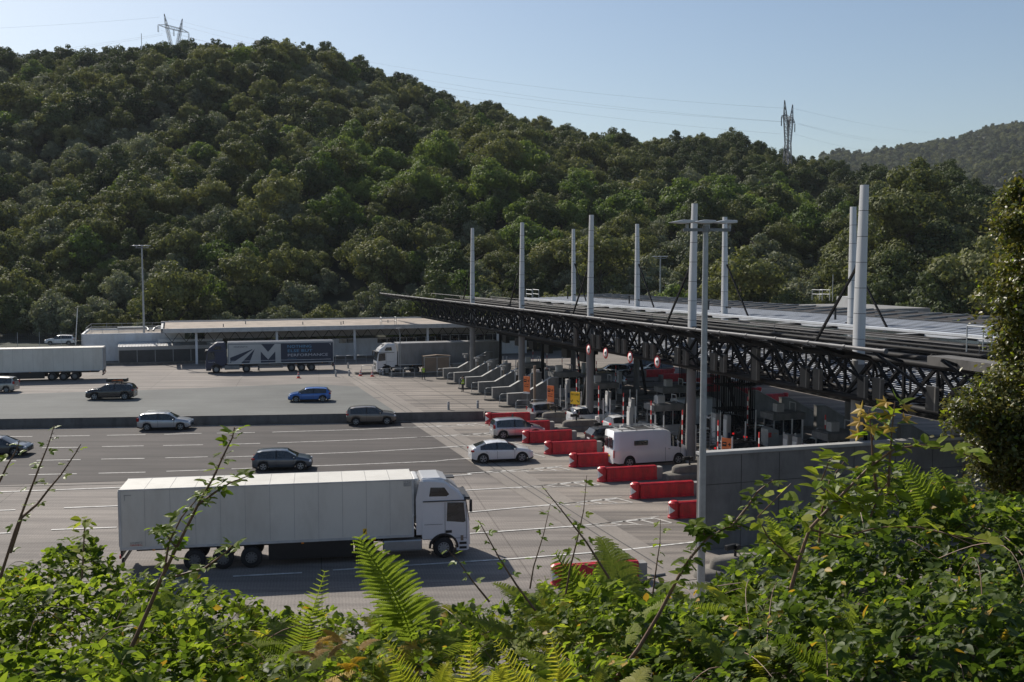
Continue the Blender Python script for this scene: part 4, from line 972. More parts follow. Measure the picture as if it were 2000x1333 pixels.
bmw = car('large_suv', 'black SUV carrying a roof box on the upper carriageway', 'suv', 4.9, 1.94, 1.74, 'paint_black', cpos(165, 265, 782), R(6)+math.pi, .38)
rb = MB(); rb.box((-.55, -.25, 2.0), (2.1, .85, .36)); rb.box((-.55, 0, 1.82), (.08, 1.3, .06)); rb.box((-1.1, 0, 1.82), (.08, 1.3, .06)); o = rb.build('roof_box', 'black', bmw, bevel=.1)
rb = MB(); rb.beam((-.1, .19, 1.95), (-1.2, .19, 2.08), .02, .05); rb.beam((-.3, .19, 2.05), (-1.3, .19, 1.92), .02, .05); rb.build('strap', 'orange_sign', o)
car('people_carrier', 'beige-silver people carrier cut off by the left edge under the white trailer', 'mpv', 4.63, 1.81, 1.75, 'paint_beige', cpos(-62, 35, 768), R(5)+math.pi, .33)
car('saloon_car', 'dark car cut off by the left edge on the lower carriageway', 'hatch', 4.4, 1.8, 1.45, 'paint_darkgrey', cpos(-62, 47, 893), R(6)+math.pi*0, .33)
car('parked_car', 'pale car with a roof light bar parked beyond the white trailer', 'suv', 4.6, 1.85, 1.65, 'paint_white_car', GD(119, 676, 172)*Vector((1, 1, 0)) if False else Vector((GD(119, 676, 172).x, 172, 0.9)), R(8)+math.pi, .33)
def lane(u, i): return T(u, V0+DV*i+2.75)
car('hatchback_car', 'silver hatchback entering the lane behind the first red barrier', 'mpv', 4.0, 1.72, 1.55, 'paint_silver', T(-2.0, 34.9-1.6), PA, .31)
car('large_suv', 'white SUV in a lane behind the yellow sign', 'suv', 4.5, 1.85, 1.65, 'paint_white_car', T(.5, 37.7), PA, .34, brake=False)
car('hatchback_car', 'small white hatchback behind the dark grey hatchback', 'hatch', 3.7, 1.66, 1.5, 'paint_white_car', T(1.5, 42.7), PA, .3, brake=True)
car('hatchback_car', 'dark grey hatchback just left of the white camper van', 'hatch', 3.9, 1.72, 1.5, 'paint_darkgrey', T(-2.1, 47.9), PA, .32)
van = car('camper_van', 'white high-roof camper van with a small side window at the barriers', 'van', 5.99, 2.05, 2.6, 'paint_white_car', cpos(1196, 1355, 911, 2.05, PA), PA, .36, cat='van', plate='yellow_sign')
b = MB(); b.box((-.95, -1.035, 1.72), (1.05, .05, .34)); b.build('side_window', 'glass', van, bevel=.02)
b = MB(); b.box((-3.0, .38, 1.75), (.04, .6, .75)); b.box((-3.0, -.38, 1.75), (.04, .6, .75)); b.build('rear_window', 'glass', van, bevel=.02)
b = MB()
for x in (-2.3, -1.2, .1, .8): b.beam((x, -.9, 2.66), (x, .9, 2.66), .05, .05)
for y in (-.85, .85): b.beam((-2.6, y, 2.7), (1.2, y, 2.7), .05, .05)
b.build('roof_rack', 'galv', van)
b = MB(); b.box((-.6, 0, 2.62), (1.9, 1.1, .06)); b.build('solar_panel', 'black', van)
for (nm, lb, st, L, W, H, pmt, p, bk) in (
    ('people_carrier', 'black people carrier in the shade beside the payment cabinet', 'mpv', 4.9, 1.9, 1.9, 'paint_black', T(9.2, 47.3), False),
    ('large_suv', 'black SUV with red tail lights lit in the deep shade', 'suv', 4.8, 1.95, 1.75, 'paint_black', T(9.0, 52.6), True),
    ('saloon_car', 'dark car in the shade just past the lamp post', 'suv', 4.6, 1.85, 1.6, 'paint_black', T(4.6, 57.5), True),
    ('delivery_van', 'white panel van standing in the shade behind the lamp post', 'van', 5.6, 2.0, 2.5, 'paint_white_car', T(9.5, 41.2), True),
    ('hatchback_car', 'white car nose in a shaded lane by the near booth', 'hatch', 4.0, 1.75, 1.5, 'paint_white_car', T(11.5, 57.7), False)):
    car(nm, lb, st, L, W, H, pmt, p, PA, .33, cat='van' if st == 'van' else 'car', brake=bk)
for k, (nm, lb, st, pmt, p) in enumerate((
    ('estate_car', 'white car in the shade just right of the third front mast', 'wagon', 'paint_white_car', T(14, 6.8)),
    ('hatchback_car', 'silver car in the shade below the third no-lorries sign', 'hatch', 'paint_silver', T(12.6, 12.2)),
    ('saloon_car', 'dark car behind the pale estate in the shade', 'hatch', 'paint_black', T(18, 1.6)),
    ('delivery_van', 'grey-white van in the shade low beside the third front mast', 'van', 'paint_silver', T(8.5, 17.4)),
    ('crossover_car', 'dark crossover queueing with sun on its windscreen beyond the canopy', 'suv', 'paint_darkgrey', T(24, 1.5)),
    ('hatchback_car', 'blue car queueing beyond the canopy between the masts', 'hatch', 'paint_navy', T(24, -3.6)),
    ('hatchback_car', 'red car queueing beyond the far red barriers', 'hatch', 'paint_redcar', T(30, 9.5)),
    ('estate_car', 'silver estate queueing with bright windscreen by the far barriers', 'wagon', 'paint_silver', T(29.5, 14.8)),
    ('saloon_car', 'black car in the shade by the rear mast', 'hatch', 'paint_black', T(17.5, 22.4)))):
    car(nm, lb, st, 5.4 if st == 'van' else 4.4, 1.95 if st == 'van' else 1.8, 2.3 if st == 'van' else 1.5, pmt, p, PA+math.pi, .33, cat='van' if st == 'van' else 'car')
# ---------------------------------------------------------------- lorries
def text_mesh(s, size, mat, par, loc, rot, width=None, name='lettering', ext=.004):
    cu = bpy.data.curves.new('t', 'FONT'); cu.body = s; cu.size = size; cu.extrude = ext; cu.resolution_u = 2
    o = bpy.data.objects.new('t', cu); C.objects.link(o); bpy.context.view_layer.update()
    me = bpy.data.meshes.new_from_object(o.evaluated_get(bpy.context.evaluated_depsgraph_get())); bpy.data.objects.remove(o)
    me.materials.clear(); me.materials.append(MATS[mat]); r = bpy.data.objects.new(name, me); C.objects.link(r); r.parent = par
    if width:
        xs = [v.co.x for v in me.vertices]; k = width/(max(xs)-min(xs)); x0 = min(xs)
        for v in me.vertices: v.co.x = (v.co.x-x0)*k
    r.location = loc; r.rotation_euler = rot; return r
def lorry(label, loc, rz, cabmat, cabkind, trailer, vis=-1, cat='lorry'):
    t = thing('articulated_lorry', label, cat, loc, rz)
    TL = 13.6; x0 = TL+.42; H = 3.95 if cabkind == 'tall' else 3.85       # cab rear wall at x0, front at x0+2.3
    if trailer == 'box': tm_ = 'trailer_white'
    elif trailer == 'curtain': tm_ = 'paint_navy_curtain'
    else: tm_ = 'container_grey'
    tr = MB(); tr.box((TL/2, 0, 2.6), (TL, 2.56, 2.78))
    to = tr.build('trailer', tm_, t, bevel=.02)
    sm_ = MB()
    if trailer == 'box':
        for s in (1, -1):
            for k in range(1, 12): sm_.box((TL*k/12, s*1.281, 2.6), (.014, .006, 2.6))
        for k in range(1, 12): sm_.box((TL*k/12, 0, 3.992), (.03, 2.5, .006))
        sm_.build('panel_joint', 'joint_grey', to)
    if trailer == 'container':
        for s in (1, -1):
            sm_ = MB()
            for k in range(1, 27): sm_.box((TL*k/27, s*1.285, 2.6), (.16, .05, 2.5))
            sm_.build('rib', 'container_grey', to)
    rl = MB()
    for s in (1, -1):
        rl.box((TL/2, s*1.285, 1.2), (TL+.02, .03, .12)); rl.box((TL/2, s*1.285, 3.96), (TL+.02, .03, .07))
        for x in (.03, TL-.03): rl.box((x, s*1.28, 2.6), (.09, .05, 2.8))
    rl.build('edge_rail', 'trailer_rail', to)
    if trailer == 'box':
        b = MB(); b.box((TL+.16, 0, 3.0), (.3, 1.9, 1.9)); b.build('cooling_unit', 'trailer_rail', to, bevel=.08)
        b = MB()
        for y in (-.62, .62): b.box((-.03, y, 2.6), (.05, 1.2, 2.6))
        o = b.build('rear_door', 'wall_grey', to); b = MB()
        for y in (-1.0, -.3, .3, 1.0): b.tube((-.07, y, 1.3), (-.07, y, 3.9), .025, 6)
        b.build('locking_bar', 'galv', o)
    ch = MB()
    for y in (-.45, .45): ch.box((TL/2+.3, y, 1.0), (TL-.6, .12, .26))
    for k in range(8): ch.box((1+k*1.6, 0, 1.0), (.1, .9, .2))
    ch.box((.1, 0, .62), (.12, 2.4, .16)); ch.box((.06, 0, 1.0), (.1, 2.5, .3))
    for y in (-1.05, 1.05): ch.box((TL-3.9, y*.75, .62), (.16, .16, .7)); ch.box((TL-3.9, y*.75, .25), (.3, .3, .06))
    ch.build('chassis', 'black', t)
    for s in (1, -1):
        sk = MB()
        if trailer == 'box': sk.box((8.7, s*1.2, .74), (4.0, .04, .84))
        else: sk.box((8.2, s*1.2, .95), (3.2, .03, .12)); sk.box((8.2, s*1.2, .6), (3.2, .03, .12))
        for xg in (6.8, 8.2, 9.6): sk.box((xg, s*1.19, .78), (.06, .03, .5))
        sk.build('side_guard', 'black' if trailer == 'box' else 'galv_dark', t)
    for s in (1, -1):
        for x in ((3.3, 4.6, 5.9) if trailer == 'box' else (2.9, 4.2, 5.5)): wheel(t, x, s*1.08, .5, .36, s, 'galv_dark', 10, .56)
        for k in range(4):
            mk_ = MB(); mk_.box((1.5+k*3.4, s*1.3, 1.1), (.12, .04, .06)); mk_.build('marker_lamp', 'lamp_amber', t)
        lm = MB(); lm.box((-.02, s*1.0, .8), (.08, .4, .14)); lm.build('tail_light', 'lamp_red', t)
    # tractor
    cb = MB()
    for y in (-.42, .42): cb.box((x0-1.2, y, .92), (6.0, .12, .26))
    cb.build('tractor_frame', 'black', t)
    xa, xb = x0-2.75, x0+1.05
    for s in (1, -1): wheel(t, xa, s*1.0, .51, .5, s, 'galv_dark', 10, .56); wheel(t, xb, s*1.05, .51, .34, s, 'galv', 10, .56)
    cab = MB(); r_ = .64; arch = [(xb+r_*math.cos(a), .52+r_*math.sin(a)) for a in np.linspace(math.pi*.03, math.pi*.97, 12)]
    prof = [(x0+2.3, .36), (x0+2.36, .9), (x0+2.34, 1.65), (x0+2.14, 2.85), (x0+1.85, 3.3), (x0+1.1, H-.12), (x0+.3, H-.02), (x0+.02, H-.05), (x0, .95), (xb-r_, .95)]
    prof += arch[::-1]+[(xb+r_, .36)]
    n = len(prof); secs = []
    for y, sc in ((-1.25, 0), (-1.16, 1), (1.16, 1), (1.25, 0)):
        ring = []
        for x, z in prof:
            k = 0 if sc else 1; dz = .1*k*(z > 3.2); ring.append((x-(.09*k if x > x0+1.7 else 0), y*(1-.055*max(0, (z-2.6)/1.3)), z-dz))
        secs.append(ring)
    for a, c_ in zip(secs, secs[1:]): cab.add(a+c_, [(k, (k+1) % n, (k+1) % n+n, k+n) for k in range(n)], 0)
    cab.add(secs[0], [tuple(range(n))]); cab.add(secs[-1], [tuple(range(n))])
    co = cab.build('cab', cabmat, t, bevel=.025)
    tri = bmesh.new(); tri.from_mesh(co.data); bmesh.ops.triangulate(tri, faces=[f for f in tri.faces if len(f.verts) > 4]); tri.to_mesh(co.data); tri.free()
    b = MB(); b.add([(x0+2.355, -1.08, 1.78), (x0+2.355, 1.08, 1.78), (x0+2.2, 1.05, 2.78), (x0+2.2, -1.05, 2.78), (x0+2.2, -1.08, 1.78), (x0+2.2, 1.08, 1.78), (x0+2.0, 1.05, 2.78), (x0+2.0, -1.05, 2.78)], [(0, 1, 2, 3), (4, 7, 6, 5), (0, 4, 5, 1), (3, 2, 6, 7), (0, 3, 7, 4), (1, 5, 6, 2)])
    b.build('windscreen', 'glass', co)
    b = MB(); b.box((x0+2.2, 0, 2.93), (.34, 2.3, .1)); b.build('sun_visor', 'black', co, bevel=.02)
    b = MB()
    for z in np.arange(.75, 1.6, .17): b.box((x0+2.37, 0, z), (.05, 1.5, .1))
    b.build('grille', 'black', co)
    for s in (1, -1):
        b = MB(); b.prism([(x0+1.2, 1.84), (x0+2.14, 1.74), (x0+2.04, 2.74), (x0+1.24, 2.76)], s*1.236, s*1.248, 'y'); b.build('side_window', 'glass', co)
        b = MB()
        for x in (x0+1.12, x0+2.17): b.box((x, s*1.252, 1.85), (.018, .01, 1.85))
        b.box((x0+1.65, s*1.252, .98), (1.05, .01, .018)); b.box((x0+.56, s*1.252, .98), (1.1, .01, .018)); b.box((x0+1.1, s*1.245, 2.84), (2.1, .03, .05)); b.box((x0+.55, s*1.252, 1.7), (.9, .008, .015))
        b.build('door_seam', 'groove', co)
        b = MB(); b.box((x0+1.3, s*1.255, 1.32), (.3, .03, .13)); b.build('door_handle', 'black', co)
        b = MB(); b.prism([(x0+.35, 3.08), (x0+1.4, 3.06), (x0+1.1, 3.5), (x0+.42, 3.52)], s*1.19, s*1.205, 'y'); b.build('upper_window', 'glass', co)
        b = MB(); b.prism([(x0-.28, 1.2), (x0+.02, 1.2), (x0+.02, H-.1), (x0-.12, H-.1), (x0-.3, 3.0)], s*1.17, s*1.21, 'y'); b.build('side_fairing', cabmat, co)
        b = MB(); pa_ = [(xb+.68*math.cos(a), .52+.68*math.sin(a)) for a in np.linspace(.0, math.pi, 14)]
        for p, q in zip(pa_, pa_[1:]): b.beam((p[0], s*1.2, p[1]), (q[0], s*1.2, q[1]), .16, .1)
        b.build('wheel_arch', 'black', co)
        b = MB(); b.path([(x0+2.1, s*1.2, 2.9), (x0+2.35, s*1.45, 2.92)], .04, 6); b.box((x0+2.36, s*1.46, 2.62), (.12, .2, .6)); b.build('mirror', 'black', co, bevel=.03)
        b = MB(); b.box((x0+2.3, s*.95, .72), (.14, .42, .24)); b.build('headlight', 'lamp_clear', co, bevel=.03)
        b = MB()
        for z in (.5, .72): b.box((x0+2.0, s*1.24, z), (.36, .03, .12))
        b.build('step', 'black', co)
        b = MB(); b.box((x0-.95, s*1.0, .72), (1.9, .46, .56)); b.build('fuel_tank', 'galv_dark' if s > 0 else 'steel_grey', t, bevel=.08)
        b = MB(); b.box((xa, s*1.0, 1.14), (1.2, .5, .05)); b.box((xa-.62, s*1.0, .95), (.05, .5, .4)); b.build('mudguard', 'black', t)
    b = MB(); b.prism([(x0-.1, H-.3), (x0+.02, H+.02), (x0+.9, H+.02), (x0+1.3, H-.12)], -1.0, 1.0, 'y'); b.build('roof_spoiler', cabmat, co, bevel=.06)
    b = MB(); b.box((x0+1.45, 0, H-.15), (.5, .7, .06)); b.build('roof_hatch', 'black', co, bevel=.02)
    b = MB()
    for y in (-.4, 0, .4): b.path([(TL+.02, y, 1.6), (TL+.3, y, 1.2), (x0, y, 1.7)], .03, 6)
    b.build('air_hose', 'black', t)
    return t, to, co, x0
pm('trailer_white', (0.66, 0.635, 0.57), 0.45, 0, 0.05, 0.3, dirt=(0.52, 0.49, 0.43)); pm('joint_grey', (0.33, 0.32, 0.3), .6); pm('trailer_rail', (0.5, 0.5, 0.49), .45)
pm('paint_navy_curtain', (0.014, 0.026, 0.055), .5, 0, .1, .4); pm('container_grey', (0.27, 0.27, 0.275), .5, .2, .1, .5, dirt=(.18, .175, .17))
pm('curtain_white', (0.42, 0.43, 0.43), .55, 0, .08, .6); pm('text_blue', (0.10, 0.30, 0.50), .5); pm('text_pale', (0.5, 0.53, 0.58), .5)
def nvec(a): return Vector((-math.sin(a), math.cos(a), 0))
a1 = .1807
t, to, co, x0 = lorry('big white lorry with a long white refrigerated trailer in the near lane', Vector((-18.16, 48.15, 0))+nvec(a1)*1.28, a1, paint('paint_cab_white', (0.68, 0.68, 0.69)), 'tall', 'box')
for x, z, w_, h_, m_ in ((11.25, 1.52, .18, .28, 'yellow_sign'),):
    b = MB(); b.box((x, -1.287, z), (w_, .006, h_)); o = b.build('warning_sticker', m_, to); b = MB(); b.beam((x-.06, -1.292, z-.08), (x+.06, -1.292, z+.1), .006, .05); b.build('symbol', 'black', o)
b = MB(); b.box((13.3, -1.287, 3.78), (.34, .006, .26)); o = b.build('plate', 'joint_grey', to)
text_mesh('FRC', .15, 'trailer_white', o, (13.15, -1.292, 3.79), (R(90), 0, 0), .28); text_mesh('07 2025', .08, 'trailer_white', o, (13.15, -1.292, 3.69), (R(90), 0, 0), .28)
text_mesh('SCHMITZ', .13, 'joint_grey', to, (.45, -1.288, 1.42), (R(90), 0, 0), .55); text_mesh('CARGOBULL', .1, 'red_paint', to, (.45, -1.288, 1.33), (R(90), 0, 0), .55)
b = MB(); b.box((.28, -1.288, 3.72), (.1, .004, .03)); b.box((.25, -1.288, 3.6), (.03, .004, .26)); b.box((.4, -1.288, 3.72), (.3, .004, .03)); b.build('corner_mark', 'joint_grey', to)
b = MB(); b.box((x0+1.95, -1.262, .98), (.14, .006, .26)); b.build('sticker', 'bronze', co)
a2 = .2505
t, to, co, x0 = lorry('dark blue lorry with a navy and white lettered curtain trailer by the service building', Vector((-36.9, 136.74, 0))+Vector((math.cos(a2), math.sin(a2), 0))*13.6+nvec(a2)*1.28, a2+math.pi, 'paint_navy', 'tall', 'curtain')
XW = lambda x: 13.6-(x-310)/112.5; ZW = lambda y: 4.0-(y-180)/118.0; YS = 1.284
def art(poly, m_, y, nm='curtain_art'):
    b = MB(); b.prism([(XW(x), ZW(z)) for x, z in poly], y, y+.006, 'y'); return b.build(nm, m_, to)
art([(325, 215), (1070, 215), (1070, 513), (325, 513)], 'curtain_white', YS, 'curtain_panel')
art([(345, 415), (660, 290), (662, 300), (400, 478), (365, 478), (345, 500)], 'paint_navy_curtain', YS+.007)
art([(697, 288), (612, 513), (488, 513)], 'paint_navy_curtain', YS+.007)
art([(790, 216), (984, 216), (886, 338)], 'paint_navy_curtain', YS+.007, 'letter_m')
art([(780, 330), (886, 455), (990, 332), (990, 512), (780, 512)], 'paint_navy_curtain', YS+.007, 'letter_m')
art([(310, 180), (1835, 180), (1835, 208), (310, 208)], 'curtain_white', YS, 'top_strip'); art([(330, 466), (1800, 466), (1800, 472), (330, 472)], 'text_pale', YS+.012, 'strap')
art([(1775, 222), (1800, 222), (1800, 250), (1795, 250), (1795, 227), (1775, 227)], 'text_pale', YS+.012, 'corner_mark')
RT = (R(90), 0, math.pi)
for s, x, y, w_, m_ in (('NOTHING', 1168, 280, 347, 'text_blue'), ('ELSE BUT', 1170, 348, 360, 'text_blue'), ('PERFORMANCE', 1170, 415, 585, 'text_pale')): text_mesh(s, .5, m_, to, (XW(x), YS+.012, ZW(y)), RT, w_/112.5)
text_mesh('MARVESTA', .26, 'paint_navy_curtain', to, (XW(400), YS+.014, ZW(263)), RT, 1.75); text_mesh('marvesta.eu', .14, 'text_blue', to, (XW(1170), YS+.012, ZW(447)), RT, 1.1)
text_mesh('MARVESTA', .15, 'text_pale', co, (x0+2.0, 1.26, 1.42), RT, .85)
t, to, co, x0 = lorry('plain white trailer lorry cut off by the left edge, seen from its side', Vector((-50.18, 129.23, 0))+nvec(a2)*1.28, a2+math.pi, 'paint_cab_white', 'tall', 'box')
vf = G(736, 733)
t, to, co, x0 = lorry('white lorry cab pulling a grey ribbed container out of the far toll lane', vf+Vector((math.cos(PA), math.sin(PA), 0))*(13.6+.42+2.36)+nvec(PA)*1.3, PA+math.pi, 'paint_cab_white', 'tall', 'container')
# ================================================================ plaza furniture
ORD = ['farthest', 'second', 'third', 'fourth', 'fifth', 'sixth', 'seventh', 'eighth', 'ninth', 'tenth', 'eleventh']
def red_barrier():
    t = thing('safety_barrier', '', 'barrier')
    pr = [(-.32, .02), (.32, .02), (.32, .12), (.26, .18), (.26, .84), (.17, .93), (.07, .93), (.05, .86), (-.05, .86), (-.07, .93), (-.17, .93), (-.26, .84), (-.26, .18), (-.32, .12)]
    b = MB()
    for k in range(7): b.prism(pr, .62+k*.5, .62+k*.5+.485, 'x')
    b.prism([(y*.9, z*.985) for y, z in pr], .6, 4.1, 'x'); b.build('shell', 'plastic_red', t)
    b = MB(); n = 14; ring = lambda z, r: [(.34+r*math.cos(a), r*math.sin(a)*.95, z) for a in np.linspace(0, 2*math.pi, n, endpoint=False)]
    vs = ring(.02, .34)+ring(.12, .34)+ring(.17, .3)+ring(.82, .3)+ring(.9, .33)+ring(1.0, .2); fs = []
    for i in range(5):
        for k in range(n): fs.append((i*n+k, i*n+(k+1) % n, (i+1)*n+(k+1) % n, (i+1)*n+k))
    b.add(vs, fs+[tuple(range(5*n, 6*n))], 0); b.build('nose', 'plastic_red', t)
    for s in (1, -1):
        b = MB(); m_ = 6; q_ = [(math.pi+s*(-.12-1.35*k/m_), .27*(1-k/m_)+.004) for k in range(m_+1)]
        P_ = [(.34+.312*math.cos(a), .312*math.sin(a)*.95, .5-hh) for a, hh in q_]+[(.34+.312*math.cos(a), .312*math.sin(a)*.95, .5+hh) for a, hh in q_]
        b.add(P_, [(k, k+1, k+m_+2, k+m_+1) for k in range(m_)]); b.build('reflector', 'reflect_white', t)
    b = MB(); b.box((4.3, 0, .42), (.42, .56, .84)); b.build('end_block', 'concrete', t, bevel=.03)
    b = MB(); b.path([(4.5, 0, .2), (5.0, .1, .08), (5.6, .3, .06)], .06, 6); b.build('tether', 'galv_dark', t)
    return t
RB0 = red_barrier()
def place(root, used, *a, **k):
    if not used: root.location = a[0]; root.rotation_euler = (0, 0, a[1]); root['label'] = a[2]; (root.__setitem__('group', a[3]) if len(a) > 3 else None); return root
    return dup(root, *a, **k)
for i in range(0, 8):
    place(RB0, i > 0, T(-8.6, V0+DV*i-.3), PA-R(4), 'red plastic safety barrier, %s of the row facing the traffic' % ORD[i], 'red barriers facing the entry lanes')
for k, (u, v) in enumerate(((25.5, 4), (25.3, 9.2), (25.4, 14.4), (25.6, 19.6), (25.4, 24.8), (25.4, 30))):
    dup(RB0, T(u, v), PA+math.pi, 'red plastic barrier beyond the canopy, %s of the far row' % ORD[k], 'red barriers beyond the canopy')
def nose_():
    t = thing('concrete_island_nose', '', 'kerb island')
    def hull(x0, x1, w_, z0, z1, k):
        n = 18; r = []
        for z, s in ((z0, 1), (z0+(z1-z0)*.75, .97), (z1, .85)):
            r.append([((x0+x1)/2+math.copysign(abs(math.cos(a))**.6, math.cos(a))*(x1-x0)/2*s, math.copysign(abs(math.sin(a))**.8, math.sin(a))*w_/2*s, z) for a in np.linspace(0, 2*math.pi, n, endpoint=False)])
        vs = sum(r, []); fs = [(i*n+j, i*n+(j+1) % n, (i+1)*n+(j+1) % n, (i+1)*n+j) for i in range(2) for j in range(n)]+[tuple(range(2*n, 3*n))]
        return vs, fs
    b = MB(); b.add(*hull(-2.3, 2.3, 1.7, 0, .38, 1), 0, True); b.build('base', 'concrete_old', t)
    b = MB(); b.add(*hull(-1.5, 1.9, 1.05, .36, .85, 1), 0, True); b.build('upper_block', 'concrete_old', t)
    b = MB(); b.tube((-.2, 0, .8), (-.2, 0, 1.15), .07, 8); b.box((-.45, 0, 1.3), (.6, .2, .24), .3); b.box((-.1, 0, 1.25), (.2, .34, .3)); b.build('camera', 'black', t, bevel=.03)
    return t
dup(RB0, T(-19.2, 80.9), PA-R(4), 'red plastic safety barrier half hidden by ferns near the lamp post foot', 'red barriers facing the entry lanes')
N0 = nose_()
for i in range(0, 8): place(N0, i > 0, T(-1.9, V0+DV*i+.2), PA, 'boat-shaped concrete island nose, %s of the row' % ORD[i], 'concrete noses behind the red barriers')
b = MB()
for i in range(-8, 8):
    v = V0+DV*i+(.3 if i >= 0 else 0); u0, u1 = (.2, 18) if i >= 0 else (-4.2, 20)
    n = 10; pts = [(u0+.7-.7*math.cos(a), v-.72*math.sin(a)) for a in np.linspace(-math.pi/2, math.pi/2, n)]
    pts = [(u0+.7-.7*math.sin(a), v+.72*math.cos(a)) for a in np.linspace(0, math.pi, n)]
    P = [T(p[0], p[1]) for p in pts]+[T(u1, v-.72), T(u1, v+.72)]
    b.prism([(p.x, p.y) for p in P], 0.0, .2, 'z')
b.build('island_kerbs', 'concrete_old')['kind'] = 'structure'
dup(N0, T(-10.2, 81.8), PA, 'concrete island nose behind the lamp post, before the tall wall', 'concrete noses behind the red barriers')
def ramp_wall():
    t = thing('ramped_wall', '', 'wall')
    b = MB(); b.prism([(0, .2), (0, 1.3), (1.9, 1.32), (4.6, 2.75), (5.4, 2.75), (5.4, .2)], -.22, .22, 'y'); b.build('wall', 'concrete', t, bevel=.02)
    b = MB(); b.prism([(-.02, 1.3), (1.9, 1.325), (4.6, 2.755), (5.42, 2.755), (5.42, 2.80), (4.58, 2.80), (1.88, 1.37), (-.02, 1.345)], -.25, .25, 'y'); b.build('coping', 'cap_stone', t)
    return t
W0 = ramp_wall()
for k, i in enumerate(range(-7, -1)): place(W0, k > 0, T(-3.3, V0+DV*i), PA, 'ramped concrete wall on an exit island, %s of the row' % ORD[k], 'ramped walls at the exit lanes')
dup(W0, T(-.8, V0-DV*8), PA, 'ramped concrete wall half hidden behind the grey container trailer')
for k, i in enumerate(range(0, 8)): dup(W0, T(20.2, V0+DV*i), PA+math.pi, 'ramped grey wall at the far end of an entry island, %s of that row' % ORD[k], 'ramped walls at the far side of the canopy')
def post(h=2.4, r=.055):
    t = MB(); t.tube((0, 0, 0), (0, 0, h), r, 8); t.lathe([(r, 0), (r*1.3, .01), (0, .04)], (0, 0, h), 8); return t.build('guide_post', 'gate_white')
PO = tag(post(), cat='post'); first = True
def put_post(u, v, lab, s=1.0):
    global first
    if first: o = PO; first = False
    else: o = PO.copy(); C.objects.link(o)
    o.location = T(u, v, .15); o.scale = (1, 1, s); o['label'] = lab; o['category'] = 'post'; o['group'] = 'slim white posts on the toll islands'
for i in range(-7, 8):
    w_ = ('entry island %s from the median' % ORD[i]) if i >= 0 else 'exit island %s from the far side' % ORD[i+7]
    w_ = w_.replace('farthest from the median', 'nearest the median').replace('farthest from the far side', 'nearest the far side')
    for u in ((.7, 5.6, 9.6) if i >= 0 else (.6, 4.6)):
        nm = {.7: 'front', 5.6: 'middle', 9.6: 'rear', .6: 'front', 4.6: 'rear'}[u]
        put_post(u, V0+DV*i-.5, 'slim white post, %s left one on the %s' % (nm, w_)); put_post(u+.1, V0+DV*i+.75, 'slim white post, %s right one on the %s' % (nm, w_), 1.05)
def gate():
    t = thing('barrier_gate', '', 'barrier gate'); b = MB(); b.box((0, 0, .65), (.34, .34, 1.0)); b.build('cabinet', 'gate_white', t, bevel=.02)
    b = MB()
    for k in range(8): b.box((.02, -.2, .95+k*.36+.18), (.05, .1, .36), 0, k % 2)
    b.build('arm', ['gate_white', 'red_paint'], t); return t
GA = gate()
gl = [(u, i) for i in range(0, 8) for u in (-.2, )]+[(8.2, i) for i in (-7, -6, -5, -4, -3, -2, 3, 5, 6, 7)]
for k, (u, i) in enumerate(gl):
    if k < 8: lab = 'raised red and white gate arm at the front of the %s entry island' % ORD[i]
    else: lab = 'raised striped gate arm deep under the canopy on the %s %s island' % (ORD[i+7] if i < 0 else ORD[i], 'exit' if i < 0 else 'entry')
    place(GA, k > 0, T(u, V0+DV*i+.35), PA, lab, 'raised gate arms')
def pillar():
    t = thing('payment_pillar', '', 'toll machine'); b = MB(); b.box((0, 0, 1.35), (.34, .62, 2.5)); b.build('housing', 'wall_grey', t, bevel=.02)
    b = MB(); b.box((-.19, 0, 1.5), (.03, .5, 1.5)); b.build('front_panel', 'gate_white', t); b = MB(); b.box((0, -.32, 1.0), (.22, .02, .5)); b.build('label_panel', 'blue_door', t); return t
PL = pillar()
for k, (u, i) in enumerate([(.5, 2), (5.5, 3), (5.9, 3.2), (5.3, 5), (5.3, 5.22), (3, 0), (3, 1), (3, -2), (3, -4), (3, -6), (11, -3), (11, -5), (9, 7), (4, 7)]):
    place(PL, k > 0, T(u, V0+DV*i+.4), PA, 'grey payment pillar on a toll island, %s' % ['just right of the white posts by the dark hatchback', 'left of the shaded pair', 'right of the shaded pair', 'first of the two under the near booth', 'second of the two under the near booth', 'behind the silver hatchback', 'behind the white SUV', 'behind the nearest exit ramp', 'behind the middle exit ramps', 'behind the second exit ramp', 'deep in shade by the fourth exit lane', 'deep in shade by the second exit lane', 'close behind the tall grey wall at right', 'close behind the tall grey wall at left'][k], 'payment pillars on the islands')
def booth():
    t = thing('toll_booth', '', 'toll booth'); b = MB(); b.box((0, 0, .65), (2.5, 1.5, .9)); b.build('lower_wall', 'wall_grey', t)
    b = MB()
    for x in (-1.22, -.4, .4, 1.22):
        for y in (-.72, .72): b.box((x, y, 1.7), (.07, .07, 1.25))
    b.box((0, 0, 2.28), (2.5, 1.5, .06)); b.build('window_frame', 'wall_grey', t)
    b = MB(); b.box((0, 0, 1.7), (2.4, 1.4, 1.15)); b.build('glazing', 'glass', t)
    b = MB(); b.box((0, 0, 2.55), (2.9, 1.9, .5)); b.box((0, 0, 2.83), (2.6, 1.6, .06)); b.build('roof', 'concrete', t, bevel=.03)
    b = MB(); b.box((-.6, -.3, 3.2), (.65, .6, .65)); b.lathe([(.2, 0), (.22, .03), (0, .03)], (-.6, -.62, 3.2), 12, axis='y'); b.build('air_unit', 'fascia', t, bevel=.02)
    b = MB()
    for y in (-.4, .4): b.box((.85, y, 3.15), (.06, .06, .7))
    b.box((.85, 0, 3.5), (.06, .86, .06)); b.build('roof_frame', 'fascia', t); return t
B0 = booth()
